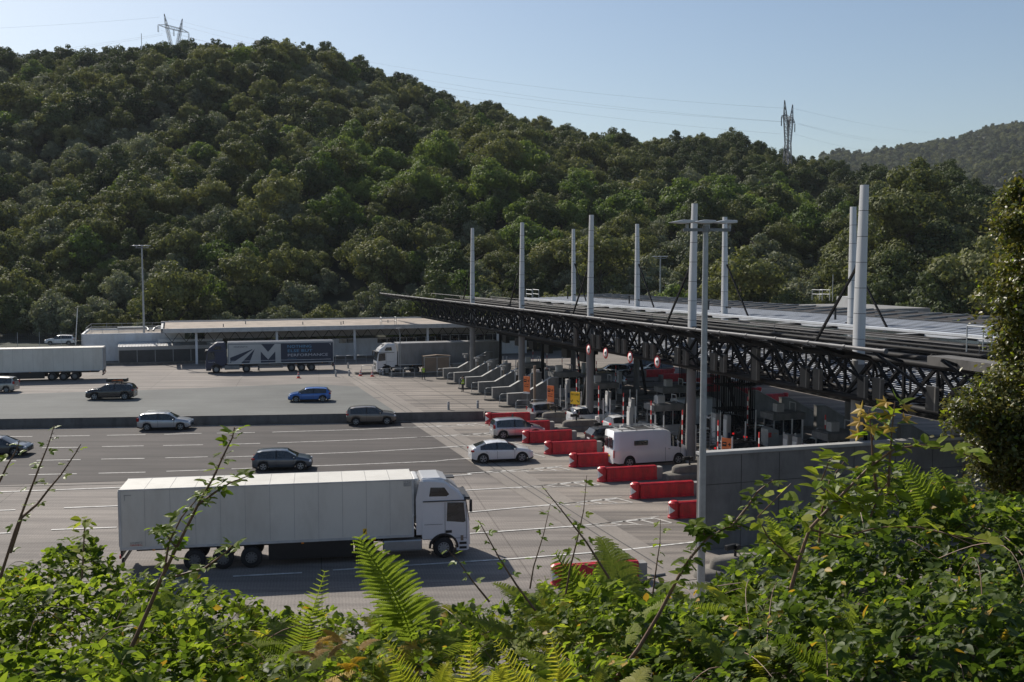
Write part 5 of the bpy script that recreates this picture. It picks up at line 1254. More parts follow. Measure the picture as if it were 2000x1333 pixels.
for k, (u, i, l) in enumerate(((3.6, 2.0, 'with a roof air unit behind the dark grey hatchback'), (10.2, 3.4, 'in the shade beyond the near booth at right'), (8.6, 5.2, 'near the tall wall, with a heavy concrete roof'), (4.5, -1, 'behind the rightmost exit ramp'), (4.5, -3, 'in the shade behind the middle exit ramps'), (4.5, -5, 'behind the left exit ramps'), (9.5, 0, 'in deep shade between the masts'))):
    place(B0, k > 0, T(u, V0+DV*i+.4), PA, 'small toll booth '+l, 'toll booths under the canopy')
def cabinet():
    t = thing('payment_cabinet', '', 'toll machine'); b = MB(); b.prism([(-.45, .2), (.45, .2), (.45, 2.0), (-.2, 2.25), (-.45, 2.1)], -.5, .5, 'y'); b.build('housing', 'galv', t, bevel=.02)
    b = MB(); b.box((-.3, -.51, 1.7), (.25, .02, .35)); b.build('red_label', 'red_paint', t); b = MB(); b.box((.1, -.51, 1.8), (.06, .02, .04)); b.box((.25, -.51, 1.8), (.04, .02, .04)); b.build('indicator', 'lamp_amber', t); return t
CB = cabinet()
for k, (u, i, l) in enumerate(((10.5, 4.4, 'grey cabinet with a red label beside the shaded black cars'), (12.2, 6.0, 'grey slant-topped cabinet with a red label by the nearest column'), (6.8, 4.1, 'grey cabinet between two payment pillars in the shade'))): place(CB, k > 0, T(u, V0+DV*i+.4, .1), PA, l, 'labelled payment cabinets')
def rail(n, L=1.5, h=1.05):
    t = thing('guard_railing', '', 'railing')
    for k in range(n):
        x = k*L; b = MB(); b.path([(x, 0, 0), (x, 0, h-.15), (x+.15, 0, h), (x+L-.25, 0, h), (x+L-.1, 0, h-.15), (x+L-.1, 0, 0)], .028, 6, cap=False); b.tube((x, 0, h*.5), (x+L-.1, 0, h*.5), .02, 5); b.build('hoop', 'galv', t)
    return t
R3 = rail(3); k = 0
for i in range(-8, 8):
    for u, s in (((-3.9, -.6), (.9, .55)) if i < 0 else ((1.8, -.62), (1.8, .62), (7.5, .62))):
        place(R3, k > 0, T(u, V0+DV*i+s+(.3 if i >= 0 else 0), .18), PA, 'low round-cornered tube railing on %s %s' % (('the exit island, ' if i < 0 else 'the entry island, ')+ORD[(i+8) if i < 0 else i]+' of its row', {-.6: 'camera side front', .55: 'camera side rear', -.62: 'far side', .62: 'camera side'}[s] if not (i >= 0 and u == 7.5) else 'camera side, rear half'), 'tube railings on the toll islands'); k += 1
# railings by the lorry cab
for j, (px, py, l) in enumerate(((706, 733, 'left of the white lorry cab'), (742, 740, 'in front of the white lorry cab'), (655, 712, 'behind the blue lorry trailer'))): dup(R3, G(px, py)+Vector((0, 0, .15)), PA, 'low tube railing '+l, None)
b = MB(); 
for p, L_ in ((T(-12.8, -9.6), 6.5), (T(-8.9, -6.6), 8.2)): b.prism([((p+Vector((math.cos(PA)*x-math.sin(PA)*y, math.sin(PA)*x+math.cos(PA)*y, 0))).xy[:]) for x, y in ((0, .3), (.4, 0), (L_, 0), (L_, 1.4), (.4, 1.4), (0, 1.0))], 0, .32, 'z')
b.build('kerb_islands', 'concrete_old')['kind'] = 'structure'
t = thing('mesh_shelter', 'brown mesh shelter box beside the white lorry cab', 'shelter', T(-4.6, -6.4, .32), PA)
b = MB(); b.box((1.7, .7, 1.05), (3.3, 1.3, 2.0)); b.build('panel', 'bronze', t); b = MB(); b.prism([(-.1, 2.08), (1.7, 2.2), (3.5, 2.08), (3.5, 2.14), (1.7, 2.28), (-.1, 2.14)], -.1, 1.5, 'y'); b.build('roof', 'bronze', t)
b = MB()
for x in (.03, 1.7, 3.37): b.box((x, .03, 1.05), (.08, .06, 2.05))
for z in (.1, 2.0): b.box((1.7, .02, z), (3.4, .06, .08))
b.build('frame', 'fascia', t)
t = thing('camera_pole', 'thin grey pole with a small angled head in front of the white lorry cab', 'pole', T(-7.6, -6.8, .3), PA)
b = MB(); b.tube((0, 0, 0), (0, 0, 5.0), .05, 8); b.path([(0, 0, 5), (-.1, 0, 5.5), (-.3, 0, 5.7)], .04, 6); b.build('pole', 'galv', t); b = MB(); b.box((-.2, 0, 5.75), (.55, .2, .1)); b.build('head', 'fascia', t)
def ccam():
    t = thing('camera_post', '', 'camera'); b = MB(); b.tube((0, 0, 0), (0, 0, 2.6), .05, 8); b.build('pole', 'bronze', t); b = MB(); b.box((-.1, 0, 2.7), (.75, .2, .2), .2); b.box((-.1, 0, 2.4), (.3, .3, .3), .2); b.build('camera', 'wall_grey', t, bevel=.03); return t
CC = ccam()
for k, i in enumerate((-7, -6, -5, -4, -3)): place(CC, k > 0, T(.9-1.0, V0+DV*i-.9, .2), PA, 'small camera on a brown post beside an exit ramp, %s of the row' % ORD[k], 'camera posts at the exit ramps')
# bollards and cones
def bollard():
    t = thing('bollard', '', 'bollard'); b = MB(); b.lathe([(.12, 0), (.12, .7), (.1, .78), (0, .82)], (0, 0, 0), 12); b.build('body', 'cap_stone', t); b = MB(); b.lathe([(.125, .55), (.125, .66)], (0, 0, 0), 12); b.build('band', 'gate_white', t); return t
BO = bollard()
for k, (p, l) in enumerate((((876, 801), 'left of the two behind the median wall end'), ((933, 798), 'right of the two behind the median wall end'), ((656, 736), 'left of the cones by the blue lorry tail'), ((682, 735), 'between the blue lorry tail and the cones'), ((748, 733), 'right of the cones, left of the white lorry cab'), ((653, 722), 'close behind the blue lorry tail'), ((680, 720), 'farther one behind the blue lorry tail'))): place(BO, k > 0, G(*p), 0, 'short pale bollard, '+l, 'short pale bollards')
def cone():
    t = thing('traffic_cone', '', 'cone'); b = MB(); b.lathe([(.2, .03), (.05, .75), (0, .76)], (0, 0, 0), 14); b.box((0, 0, .02), (.5, .5, .04)); b.build('body', 'plastic_cone', t)
    b = MB(); b.lathe([(.158, .25), (.12, .42)], (0, 0, 0), 14); b.lathe([(.1, .54), (.075, .64)], (0, 0, 0), 14); b.build('reflective_band', 'reflect_white', t); return t
pm('plastic_cone', (.65, .07, .03), .5, 0, .1); CO = cone()
for k, (p, l) in enumerate((((583, 739), 'standing alone in front of the blue lorry'), ((704, 735), 'thin one left of the pair near the white cab'), ((727, 736), 'larger one right of the pair near the white cab'))): place(CO, k > 0, G(*p), 0, 'red and white traffic cone '+l, 'traffic cones')
# signs
def panel(name, label, pos, w_, h_, z, mat, posts, rz=PA-math.pi/2):
    t = thing(name, label, 'sign', pos, rz); b = MB(); b.box((0, 0, z), (w_, .08, h_)); b.build('panel', mat, t, bevel=.01)
    b = MB()
    for x in posts: b.tube((x, .07, 0), (x, .07, z+h_/2), .035, 6)
    b.build('post', 'galv', t); return t
def osign(name, label, pos, top, rz):
    t = panel(name, label, pos, .72, 1.5, top-.75, 'orange_sign', (0,), rz)
    b = MB(); b.box((0, -.05, top-1.6), (.72, .09, .16)); b.build('base_plate', 'reflect_white', t)
    b = MB(); z = top-.42
    b.box((-.16, -.048, z), (.3, .01, .3)); b.box((.2, -.048, z), (.22, .01, .05)); b.box((.2, -.048, z), (.05, .01, .22)); b.build('symbol', 'black', t)
    b = MB(); b.box((-.16, -.058, z+.03), (.2, .01, .08)); b.build('slot', 'orange_sign', t)
    for q, s in enumerate(('cartes', 'badge')): text_mesh(s, .17, 'black', t, (-.26, -.05, top-.8-.2*q), (R(90), 0, 0), .5)
    return t
RZ = PA-R(52)
osign('payment_sign', 'tall orange payment sign, left of the two beside the median end', T(-2.2, 27.3), 3.3, RZ)
osign('payment_sign', 'tall orange payment sign with a cross and card, right of the two', T(-1.9, 33.3), 3.05, RZ)
osign('payment_sign', 'orange sign with a card and arrow just above the grey wall', T(.6, 61.4), 2.55, RZ)
t = panel('cash_sign', 'yellow NO CASH sign with two small arrows on twin posts', T(-1.0, 37.2), .95, 1.1, 2.35, 'yellow_sign', (-.3, .3), RZ)
text_mesh('NO CASH', .22, 'black', t, (-.4, -.046, 2.6), (R(90), 0, 0), .8)
b = MB()
for x, s in ((-.28, -1), (.28, 1)): b.beam((x-s*.08, -.048, 2.2), (x+s*.08, -.048, 2.02), .01, .05); b.box((x+s*.09, -.048, 2.03), (.14, .01, .04)); b.box((x+s*.14, -.048, 2.08), (.04, .01, .14))
b.build('arrow', 'black', t)
t = thing('brown_post', 'brown post with a small lamp beside the left orange sign', 'post', T(-1.6, 27.9), PA); b = MB(); b.box((0, 0, 2.2), (.2, .2, 4.4)); b.build('post', 'bronze', t); b = MB(); b.box((.3, 0, 3.9), (.3, .25, .2)); b.build('lamp', 'mast_white', t)
t = thing('flag_pole', 'thin leaning white pole left of the white annex', 'pole', Vector((GD(146, 672, 165).x, 165, 0)), 0); b = MB(); b.tube((0, 0, 0), (.6, 0, 7.2), .07, 8); b.build('pole', 'gate_white', t)
# dark open mesh curtain and shaded steel stair under the canopy
for q, (u, v, l) in enumerate(((7.5, 49.0, 'tall dark bar cage beside the fourth front mast'), (12.5, 33, 'tall dark bar cage behind the third rear mast'))):
    t = thing('stair_cage', l, 'cage', T(u, v), PA); b = MB()
    for k in range(14):
        for y in (0, 2.2): b.box((k*.2, y, 3.3), (.05, .05, 6.5))
    for k in range(9): b.box((0, k*.27, 3.3), (.05, .05, 6.5)); b.box((2.6, k*.27, 3.3), (.05, .05, 6.5))
    b.build('bar', 'steel_dark', t); b = MB()
    for z in (.4, 2.4, 4.4, 6.4): b.box((1.3, 1.1, z), (2.7, 2.3, .08))
    b.build('landing', 'steel_dark', t)
# overhead service walkway boxes and a tall vehicle-height frame in the shade
t = thing('equipment_gantry', 'dark equipment gantry across the exit lanes under the canopy', 'gantry', T(4.5, -3), PA); b = MB()
for y in (0, -16, -31): b.box((0, y, 2.9), (.3, .3, 5.8))
b.box((0, -15.5, 5.6), (.6, 32, .5)); b.build('frame', 'steel_dark', t); b = MB()
for y in (-3, -8, -13.2, -18.5, -24, -29): b.box((-.2, y, 4.9), (.5, 1.5, .9))
b.build('lane_display', 'black', t)
# ================================================================ people
def person(label, loc, rz, pose):
    t = thing('person', label, 'person', loc, rz)
    J = {'pel': (0, 0, .95), 'ch': (0, 0, 1.25), 'nk': (0, 0, 1.48), 'hd': (.02, 0, 1.58), 'hd2': (.03, 0, 1.7)}
    vs = [J['pel'], J['ch'], J['nk'], J['hd'], J['hd2']]; rs = [.15, .17, .06, .095, .1]; es = [(0, 1), (1, 2), (2, 3), (3, 4)]
    for s in (-1, 1):
        b0 = len(vs)
        vs += [(0, s*.17, 1.42), (-.02 if pose == 0 else .1, s*.26, 1.16), (.12 if pose == 0 else .32, s*.20 if pose == 0 else s*.08, .98 if pose == 0 else 1.08)]; rs += [.065, .05, .035]; es += [(1, b0), (b0, b0+1), (b0+1, b0+2)]
        for f in range(4): vs.append((vs[b0+2][0]+.05+.01*f, vs[b0+2][1]+s*(-.03+.02*f), vs[b0+2][2]-.07)); rs.append(.009); es.append((b0+2, b0+3+f))
        l0 = len(vs); st = .1*s if pose == 0 else .04*s
        vs += [(0, s*.1, .88), (st*.6+.02, s*.11, .5), (st, s*.12, .08), (st+.14, s*.14, .03)]; rs += [.1, .07, .05, .045]; es += [(0, l0), (l0, l0+1), (l0+1, l0+2), (l0+2, l0+3)]
    me = bpy.data.meshes.new('body'); me.from_pydata(vs, es, []); o = bpy.data.objects.new('body', me); C.objects.link(o); o.parent = t
    m = o.modifiers.new('skin', 'SKIN'); o.modifiers.new('sub', 'SUBSURF').levels = 1
    for i, r in enumerate(rs): me.skin_vertices[0].data[i].radius = (r, r)
    me.skin_vertices[0].data[0].use_root = True
    # clothes colour by height
    mt, n, l, bs = nodes('clothed_body_%d' % pose); g_ = n.new('ShaderNodeTexCoord'); sx = n.new('ShaderNodeSeparateXYZ'); l.new(g_.outputs['Object'], sx.inputs[0])
    mr = n.new('ShaderNodeMapRange'); l.new(sx.outputs[2], mr.inputs[0]); mr.inputs[1].default_value = 0; mr.inputs[2].default_value = 2
    r_ = ramp(n, [(0, (.015, .015, .018)), (.05, (.02, .025, .04)), (.735, (.45, .25, .17))]); r_.color_ramp.interpolation = 'CONSTANT'; l.new(mr.outputs[0], r_.inputs[0]); l.new(r_.outputs[0], bs.inputs[0]); me.materials.append(mt)
    b = MB(); ring = lambda z, a, c_: [(a*math.cos(q), c_*math.sin(q), z) for q in np.linspace(0, 2*math.pi, 16, endpoint=False)]
    vv_ = ring(.92, .155, .2)+ring(1.15, .16, .205)+ring(1.36, .15, .215)+ring(1.45, .1, .15); b.add(vv_, [(i*16+k, i*16+(k+1) % 16, (i+1)*16+(k+1) % 16, (i+1)*16+k) for i in range(3) for k in range(16)], 0, True); b.build('vest', 'hivis', t)
    b = MB(); vv_ = ring(1.07, .163, .208)+ring(1.12, .164, .209); b.add(vv_, [(k, (k+1) % 16, (k+1) % 16+16, k+16) for k in range(16)]); b.build('reflective_band', 'reflect_white', t)
    b = MB(); b.lathe([(.1, 0), (.112, .05), (.09, .11), (0, .14)], (.0, 0, 1.66), 14); b.build('hair', 'hair', t)
    b = MB(); b.box((.125, 0, 1.635), (.03, .025, .04)); b.box((.118, .035, 1.665), (.015, .025, .012)); b.box((.118, -.035, 1.665), (.015, .025, .012)); b.box((.118, 0, 1.595), (.012, .045, .01)); b.build('face', 'skin', t)
    return t
person('person in dark trousers and hi-vis vest standing on the concrete by the mesh shelter', G(827, 742), R(-60), 0)
person('person in a hi-vis vest and dark clothes standing between two exit ramps', G(904, 766), R(160), 1)
# ================================================================ foreground vegetation on the camera's bank
LT = np.array([[0, 0, 0], [.26, .22, .07], [0, .3, 0], [-.26, .22, .07], [.30, .52, .08], [0, .6, -.01], [-.30, .52, .08], [.17, .8, .02], [-.17, .8, .02], [0, 1.0, -.07]])
LF = np.array([[0, 1, 2, 2], [0, 2, 3, 3], [2, 1, 4, 5], [3, 2, 5, 6], [5, 4, 7, 9], [6, 5, 9, 8]])
def leaf_frames(N, D, rng):
    """z = normal N, y = leaf direction D"""
    N = N/np.linalg.norm(N, axis=1, keepdims=True); D = D-N*(D*N).sum(1, keepdims=True); D /= np.linalg.norm(D, axis=1, keepdims=True)+1e-9
    return np.stack([np.cross(D, N), D, N], 2)
def tri_mesh(name, V, F, mats, mi=None, parent=None):
    o = bpy.data.meshes.new(name); me = o
    Fl = [[a for k, a in enumerate(f) if k == 0 or a != f[k-1]] for f in F.tolist()] if len(F) < 20000 else None
    if Fl is None:                          # fast path: split off the degenerate quads as triangles
        deg = F[:, 2] == F[:, 3]; tri = F[deg][:, :3]; q = F[~deg]
        loops = np.concatenate([tri.ravel(), q.ravel()]); starts = np.concatenate([np.arange(len(tri))*3, len(tri)*3+np.arange(len(q))*4])
        me.vertices.add(len(V)); me.vertices.foreach_set('co', V.astype(np.float32).ravel()); me.loops.add(len(loops)); me.loops.foreach_set('vertex_index', loops.astype(np.int32))
        me.polygons.add(len(starts)); me.polygons.foreach_set('loop_start', starts.astype(np.int32))
        try: me.polygons.foreach_set('loop_total', np.concatenate([np.full(len(tri), 3), np.full(len(q), 4)]).astype(np.int32))
        except Exception: pass
        if mi is not None: mi = np.concatenate([mi[deg], mi[~deg]])
        me.update(calc_edges=True); me.validate()
    else: me.from_pydata(V.tolist(), [], Fl)
    for m in mats: me.materials.append(MATS[m])
    if mi is not None and len(me.polygons) == len(mi): me.polygons.foreach_set('material_index', mi.astype(np.int32))
    ob = bpy.data.objects.new(name, me); C.objects.link(ob)
    if parent: ob.parent = parent
    return ob
rng = np.random.RandomState(77)
def surf(n, y0, y1, px0, px1):
    y = np.sqrt(rng.uniform(y0*y0, y1*y1, n)); px = rng.uniform(px0, px1, n); x = (px-1000)/FPX*y; return x, y, px
def clump(x, y): return vn(x*1.7+50, y*1.7+50)*0.36+vn(x*4.3+10, y*4.3)*0.2-.13
def scatter_leaves(n, y0, y1, px0, px1, size, depth=.3, lift=0):
    x, y, px = surf(n, y0, y1, px0, px1); z = bank_top(x, y)+clump(x, y)-rng.exponential(depth, n)*.8+lift+.06
    hole = (vn(x*5.5+7, y*5.5)+.6*vn(x*13, y*13+4) < -.07) & (rng.rand(n) < .85); z = np.where(hole, z-.5, z)
    P = np.stack([x, y, z], 1); N = rng.normal(0, .6, (n, 3))+np.array([-.25, .2, 1.0]); D = rng.normal(size=(n, 3))+np.array([0, 0, -.2]); s = size*rng.choice([.6, .85, 1.1, 1.5], n)*rng.uniform(.8, 1.2, n)
    return P, leaf_frames(N, D, rng)*s[:, None, None], px, y
def trifoliate(P, M, rng):
    """three leaflets from each leaf base"""
    Ms = [M]; Ps = [P+M[:, :, 1]*0.1]
    for s in (1, -1):
        a = s*1.15; ca, sa = math.cos(a), math.sin(a); M2 = M.copy(); M2[:, :, 0] = M[:, :, 0]*ca+M[:, :, 1]*sa; M2[:, :, 1] = -M[:, :, 0]*sa+M[:, :, 1]*ca
        Ms.append(M2*.85); Ps.append(P)
    return np.concatenate(Ps), np.concatenate(Ms)
P, M, px, y = scatter_leaves(40000, 2.6, 7.6, -90, 2090, .046)
sel = (px < 560) | (px > 1100) | (rng.rand(len(px)) < .45); P, M, px = P[sel], M[sel], px[sel]
P3, M3 = trifoliate(P, M, rng); px3 = np.tile(px, 3)
V, F = replicate(LT, LF, M3, P3); q = rng.rand(len(P3)); mi = np.where(q < .72, 0, np.where(q < .985, 1, 2)); mi = np.where((px3 > 1250) & (q < .5), 1, mi)
tag(tri_mesh('bramble_undergrowth', V, F, ['leaf_bramble', 'leaf_shiny', 'leaf_autumn'], np.repeat(mi, len(LF))), 'dense tangle of bramble and ivy leaves along the bottom of the view', 'undergrowth', kind='stuff')
Pa, Ma, pxa, ya = scatter_leaves(9000, 1.6, 7.6, -900, -90, .06); Pb, Mb, pxb, yb = scatter_leaves(9000, 1.6, 7.6, 2090, 2900, .06)
P3, M3 = trifoliate(np.concatenate([Pa, Pb]), np.concatenate([Ma, Mb]), rng); V, F = replicate(LT, LF, M3, P3)
tag(tri_mesh('outer_undergrowth', V, F, ['leaf_bramble', 'leaf_shiny'], np.repeat((rng.rand(len(P3)) < .3).astype(int), len(LF))), 'bramble leaves continuing beyond both sides of the view', 'undergrowth', kind='stuff')
# lower bank, out of direct view
x = rng.uniform(-40, 40, 26000); y = rng.uniform(8.2, 40, 26000); z = ground_z(x, y)+rng.exponential(.10, 26000); ok = ground_z(x, y) > .2
P = np.stack([x, y, z], 1)[ok]; n = len(P); Mx = leaf_frames(rng.normal(0, .5, (n, 3))+np.array([0, 0, 1.]), rng.normal(size=(n, 3)), rng)*rng.uniform(.07, .17, n)[:, None, None]
V, F = replicate(LT, LF, Mx, P); tag(tri_mesh('bank_ground_cover', V, F, ['leaf_bramble', 'leaf_shiny'], np.repeat((rng.rand(n) < .4).astype(int), len(LF))), 'low green cover on the lower slope of the bank', 'undergrowth', kind='stuff')
# ---------------------------------------------------------------- ferns
def frond(seed, n=26, wid=.36, droop=.35):
    r = np.random.RandomState(seed); Vs = []; Fs = []
    def add(q):
        b_ = len(Vs); Vs.extend(q); Fs.append([b_, b_+1, b_+2, b_+3])
    sp = lambda t: np.array([.05*math.sin(t*3+seed)+.10*(-1)**seed*t*t, droop*t**2.2, t*(1-.12*t)])
    for k in range(n):
        t = .16+.84*(k/(n-1)); c = sp(t); L = wid*r.uniform(.8, 1.1)*(math.sin(math.pi*min(1, (1-t)*.80+.04))**.8)*(1 if t > .25 else .85)*r.uniform(.9, 1.08)+.012
        for s in (-1, 1):
            d = np.array([s*.88, -.05+.12*r.normal()*.5, .42+.25*t]); d /= np.linalg.norm(d); m = max(5, int(L/.014))
            up = np.cross(d, [0, 1, 0]); up /= np.linalg.norm(up)
            for j in range(m):
                f0 = j/m; f1 = (j+.82)/m; sag = np.array([0, .22*L*f0*f0, -.34*L*f0*f0]); a = c+d*L*f0+sag; b_ = c+d*L*f1+sag*1.05; w_ = L*.13*(1-f0)**.7+.0015
                for s2 in (-1, 1): add([a, b_, b_+up*w_*s2*.75+d*w_*.55, a+up*w_*s2+d*w_*.55])
    for k in range(10):
        a, b_ = sp(k/10), sp((k+1)/10); w_ = .006; add([a+[w_, 0, 0], b_+[w_, 0, 0], b_-[w_, 0, 0], a-[w_, 0, 0]])
    return np.array(Vs), np.array(Fs)
FR_ = [frond(s, droop=d, wid=w_) for s, d, w_ in ((1, .25, .24), (2, .5, .27), (3, .15, .22), (4, .8, .26))]
def frond_M(base, tip, face, size=None):
    a = np.array(tip)-np.array(base); L = np.linalg.norm(a); z = a/L; f = np.array(face, float); f -= z*f.dot(z); f /= np.linalg.norm(f); return np.stack([np.cross(f, z), f, z], 1)*(L if size is None else size)
def fern(label, base, tips, mat='leaf_fern', D=None, group=None):
    t = thing('fern', label, 'fern', tuple(base)); Pb = np.array(base)
    for i, tip in enumerate(tips):
        Vt, Ft = FR_[i % len(FR_)]; Mq = frond_M((0, 0, 0), np.array(tip)-Pb, (rng.normal()*.3, 1, -.15)); V = Vt@Mq.T
        fast_mesh('frond', V, Ft, [mat], parent=t)
    return t
g3 = lambda px, py, D: np.array(GD(px, py, D))
fern('tall bright fern rising over the lorry shadow, its tip highest', g3(800, 1290, 6.2), [g3(742, 1042, 6.0), g3(690, 1180, 6.6), g3(860, 1185, 6.8)])
fern('feathery fern at the left of centre against pale concrete', g3(590, 1300, 6.3), [g3(530, 1180, 6.6), g3(640, 1190, 6.8), g3(470, 1225, 6.2), g3(600, 1215, 6)])
fern('small fern tips to the right of the tallest fern', g3(850, 1290, 6.6), [g3(822, 1125, 7.0), g3(905, 1150, 6.9)])
fern('pale fern under the left bramble cane', g3(330, 1230, 5.8), [g3(345, 1135, 6), g3(285, 1150, 5.9)])
fern('broad fern in front of the red barrier at centre right', g3(1210, 1240, 6.2), [g3(1203, 1008, 6.6), g3(1090, 1125, 6), g3(1270, 1110, 6.5)])
fern('arching fern below the lamp post foot', g3(1440, 1230, 5.8), [g3(1365, 1180, 5.7), g3(1500, 1120, 6), g3(1400, 1160, 6.2), g3(1470, 1110, 6.4)])
fern('upright fern frond left of the arching sapling', g3(1540, 1130, 6.4), [g3(1530, 1000, 6.4), g3(1580, 1060, 6.6)])
fern('light fern standing above the leaves at right, by the pier', g3(1860, 1060, 6.6), [g3(1870, 905, 6.6), g3(1810, 925, 6.4), g3(1930, 925, 6.9), g3(1790, 960, 6.6)])
fern('fern hanging in the dark lower right', g3(1640, 1333, 4.6), [g3(1620, 1215, 4.6), g3(1540, 1290, 4.5), g3(1760, 1240, 4.7), g3(1800, 1160, 5)])
for k, (bx, by, l) in enumerate(((830, 1345, 'left of the yellow group'), (940, 1350, 'in the middle of the yellow group'), (1060, 1345, 'right of the yellow group'), (1130, 1350, 'far right of the yellow group at the bottom edge'))):
    fern('yellow-green fern at the bottom edge, '+l, g3(bx, by+60, 4.4), [g3(bx-75, by-45, 4.5), g3(bx+5, by-75, 4.7), g3(bx+70, by-55, 4.5), g3(bx-30, by-15, 4.2), g3(bx+45, by-20, 4.3)], 'leaf_fern_yellow')
n = 620; x, y, px = surf(n, 3.8, 7.4, 430, 1480); z = bank_top(x, y)+clump(x, y)-.25
Vs, Fs = [], []; off = 0; mis = []
for i in range(n):
    Vt, Ft = FR_[rng.randint(4)]; a = rng.uniform(0, 2*math.pi); d = np.array([math.cos(a)*.9, math.sin(a)*.9, rng.uniform(.5, 1.3)]); d /= np.linalg.norm(d); L_ = rng.uniform(.22, .5)
    M_ = frond_M((0, 0, 0), d*L_, (math.cos(a), math.sin(a), -.8)); Vs.append(Vt@M_.T+np.array([x[i], y[i], z[i]])); Fs.append(Ft+off); off += len(Vt)
    k = 1 if rng.rand() < .22 else (2 if rng.rand() < .04 else 0); mis.append(np.full(len(Ft), k))
tag(fast_mesh('fern_undergrowth', np.concatenate(Vs), np.concatenate(Fs), ['leaf_fern', 'leaf_fern_yellow', 'leaf_autumn'], np.concatenate(mis)), 'low tangle of bracken fronds between the brambles', 'undergrowth', kind='stuff')
n = 16; Vs, Fs, off = [], [], 0
for i in range(n):
    px = rng.uniform(600, 730); D_ = rng.uniform(5.2, 5.8); b_ = g3(px, rng.uniform(1265, 1320), D_)+np.array([0, 0, .04]); a = rng.uniform(0, 6.28); Vt, Ft = FR_[rng.randint(4)]
    M_ = frond_M((0, 0, 0), np.array([math.cos(a), math.sin(a), .9])*.11, (math.cos(a), math.sin(a), -.8)); Vs.append(Vt@M_.T+b_); Fs.append(Ft+off); off += len(Vt)
tag(fast_mesh('withered_fern', np.concatenate(Vs), np.concatenate(Fs), ['leaf_autumn']), 'patch of withered orange fern low at left of centre', 'fern')
b = MB()
for k in range(110):
    x, y, px = surf(1, 3.0, 7.2, -60, 2060); x = float(x[0]); y = float(y[0]); z = float(bank_top(np.array([x]), np.array([y]))[0])-.12+rng.uniform(-.1, .06); a = rng.uniform(0, 6.28); L_ = rng.uniform(.3, .8); h_ = rng.uniform(.05, .28)
    d = Vector((math.cos(a), math.sin(a), 0)); c_ = Vector((x, y, z)); w_ = Vector((-d.y, d.x, 0))*rng.uniform(-.12, .12); b.path([c_+d*L_*(t_-.5)+w_*math.sin(3*t_)+Vector((0, 0, h_*math.sin(math.pi*t_*.85)-.08)) for t_ in np.linspace(0, 1, 11)], [.0035-.0025*t_ for t_ in np.linspace(0, 1, 11)], 4, cap=False)
tag(b.build('tangled_stems', 'cane'), 'thin brown stems tangled through the undergrowth', 'undergrowth', kind='stuff')
# ---------------------------------------------------------------- canes and twigs
def cane(label, pts, D, r0, leafs, lsize=.05, tri=True, mats=('leaf_young', 'leaf_bramble'), young=.35, start=.3, D1=None, branches=(), name='bramble_cane', base_leaf=None):
    Q = [Vector(g3(p[0], p[1], D+((D1 or D)-D)*i/(len(pts)-1))) for i, p in enumerate(pts)]
    t = thing(name, label, 'plant', tuple(Q[0])); L0 = Q[0]; allp = [Q]
    b = MB(); b.path([q-L0 for q in Q], [r0*(1-.75*i/(len(Q)-1)) for i in range(len(Q))], 7)
    for br in branches:
        B_ = [Vector(g3(p[0], p[1], D)) for p in br]; b.path([q-L0 for q in B_], [r0*.55*(1-.6*i/(len(B_)-1)) for i in range(len(B_))], 6); allp.append(B_)
    for q0, q1 in zip(Q, Q[1:]):            # prickles
        for k in range(5):
            c_ = q0.lerp(q1, k/5)-L0; a = rng.uniform(0, 6.28); dd = Vector((math.cos(a), .2*math.sin(a), math.sin(a)))
            b.tube(c_, c_+dd*(r0*1.4+.003), r0*.22, 4, 0, .0004)
    b.build('stem', 'cane', t)
    P, N, D_ = [], [], []
    for li, B_ in enumerate(allp):
        m = leafs if li == 0 else leafs//2
        for k in range(m):
            f = start+(1-start)*(k+.5*rng.rand())/m if li == 0 else (k+.8)/m; f = min(.999, f); i = int(f*(len(B_)-1)); c_ = B_[i].lerp(B_[i+1], f*(len(B_)-1)-i); ax = (B_[i+1]-B_[i]).normalized()
            a = k*2.4+rng.rand(); side = Vector((math.cos(a), math.sin(a)*.7, .25)); side = (side-ax*side.dot(ax)*.6).normalized()
            P.append(c_-L0+side*.02); D_.append(side+Vector((0, 0, -.15))); N.append(Vector((rng.normal()*.4, rng.normal()*.3-.15, 1.0)))
    P = np.array(P); M_ = leaf_frames(np.array(N), np.array(D_), rng)*(lsize*rng.uniform(.6, 1.3, len(P)))[:, None, None]
    if tri: P, M_ = trifoliate(P, M_, rng)
    V, F = replicate(LT, LF, M_, P); mi = np.repeat((rng.rand(len(P)) > young).astype(int), len(LF)); tri_mesh('leaves', V, F, list(mats), mi, t); return t
cane('thin bramble cane with yellow tip leaves, near the left edge, tallest there', [(0, 1130), (29, 1039), (58, 962), (77, 912), (94, 870), (106, 832)], 4.6, .007, 12, .032, young=.9, start=.1)
cane('bramble cane leaning right of the tallest left one', [(20, 1080), (42, 1012), (73, 985), (96, 955), (119, 928), (148, 885), (158, 868)], 4.6, .007, 9, .03, young=.9, start=.15)
cane('short bramble cane cut by the left edge', [(-30, 990), (0, 939), (15, 908), (33, 878), (38, 860)], 4.4, .006, 8, .032, young=.9, start=.1)
cane('long thick bramble cane crossing in front of the big trailer', [(240, 1300), (265, 1247), (292, 1186), (316, 1128), (339, 1082), (366, 1028), (393, 974), (416, 935), (435, 893), (454, 855), (458, 835)], 4.8, .011, 30, .05, young=.45, start=.25,
     branches=[[(385, 988), (420, 962), (450, 943), (485, 930)], [(320, 1120), (330, 1060), (355, 1010), (385, 975)], [(345, 1070), (320, 1040), (300, 1035)], [(330, 1130), (400, 1110), (440, 1080), (455, 1065)]])
cane('upright leafy shoot left of the long cane', [(160, 1130), (163, 1080), (165, 1030), (168, 1015)], 4.7, .005, 26, .05, tri=False, young=.2, start=.1, name='shrub_shoot')
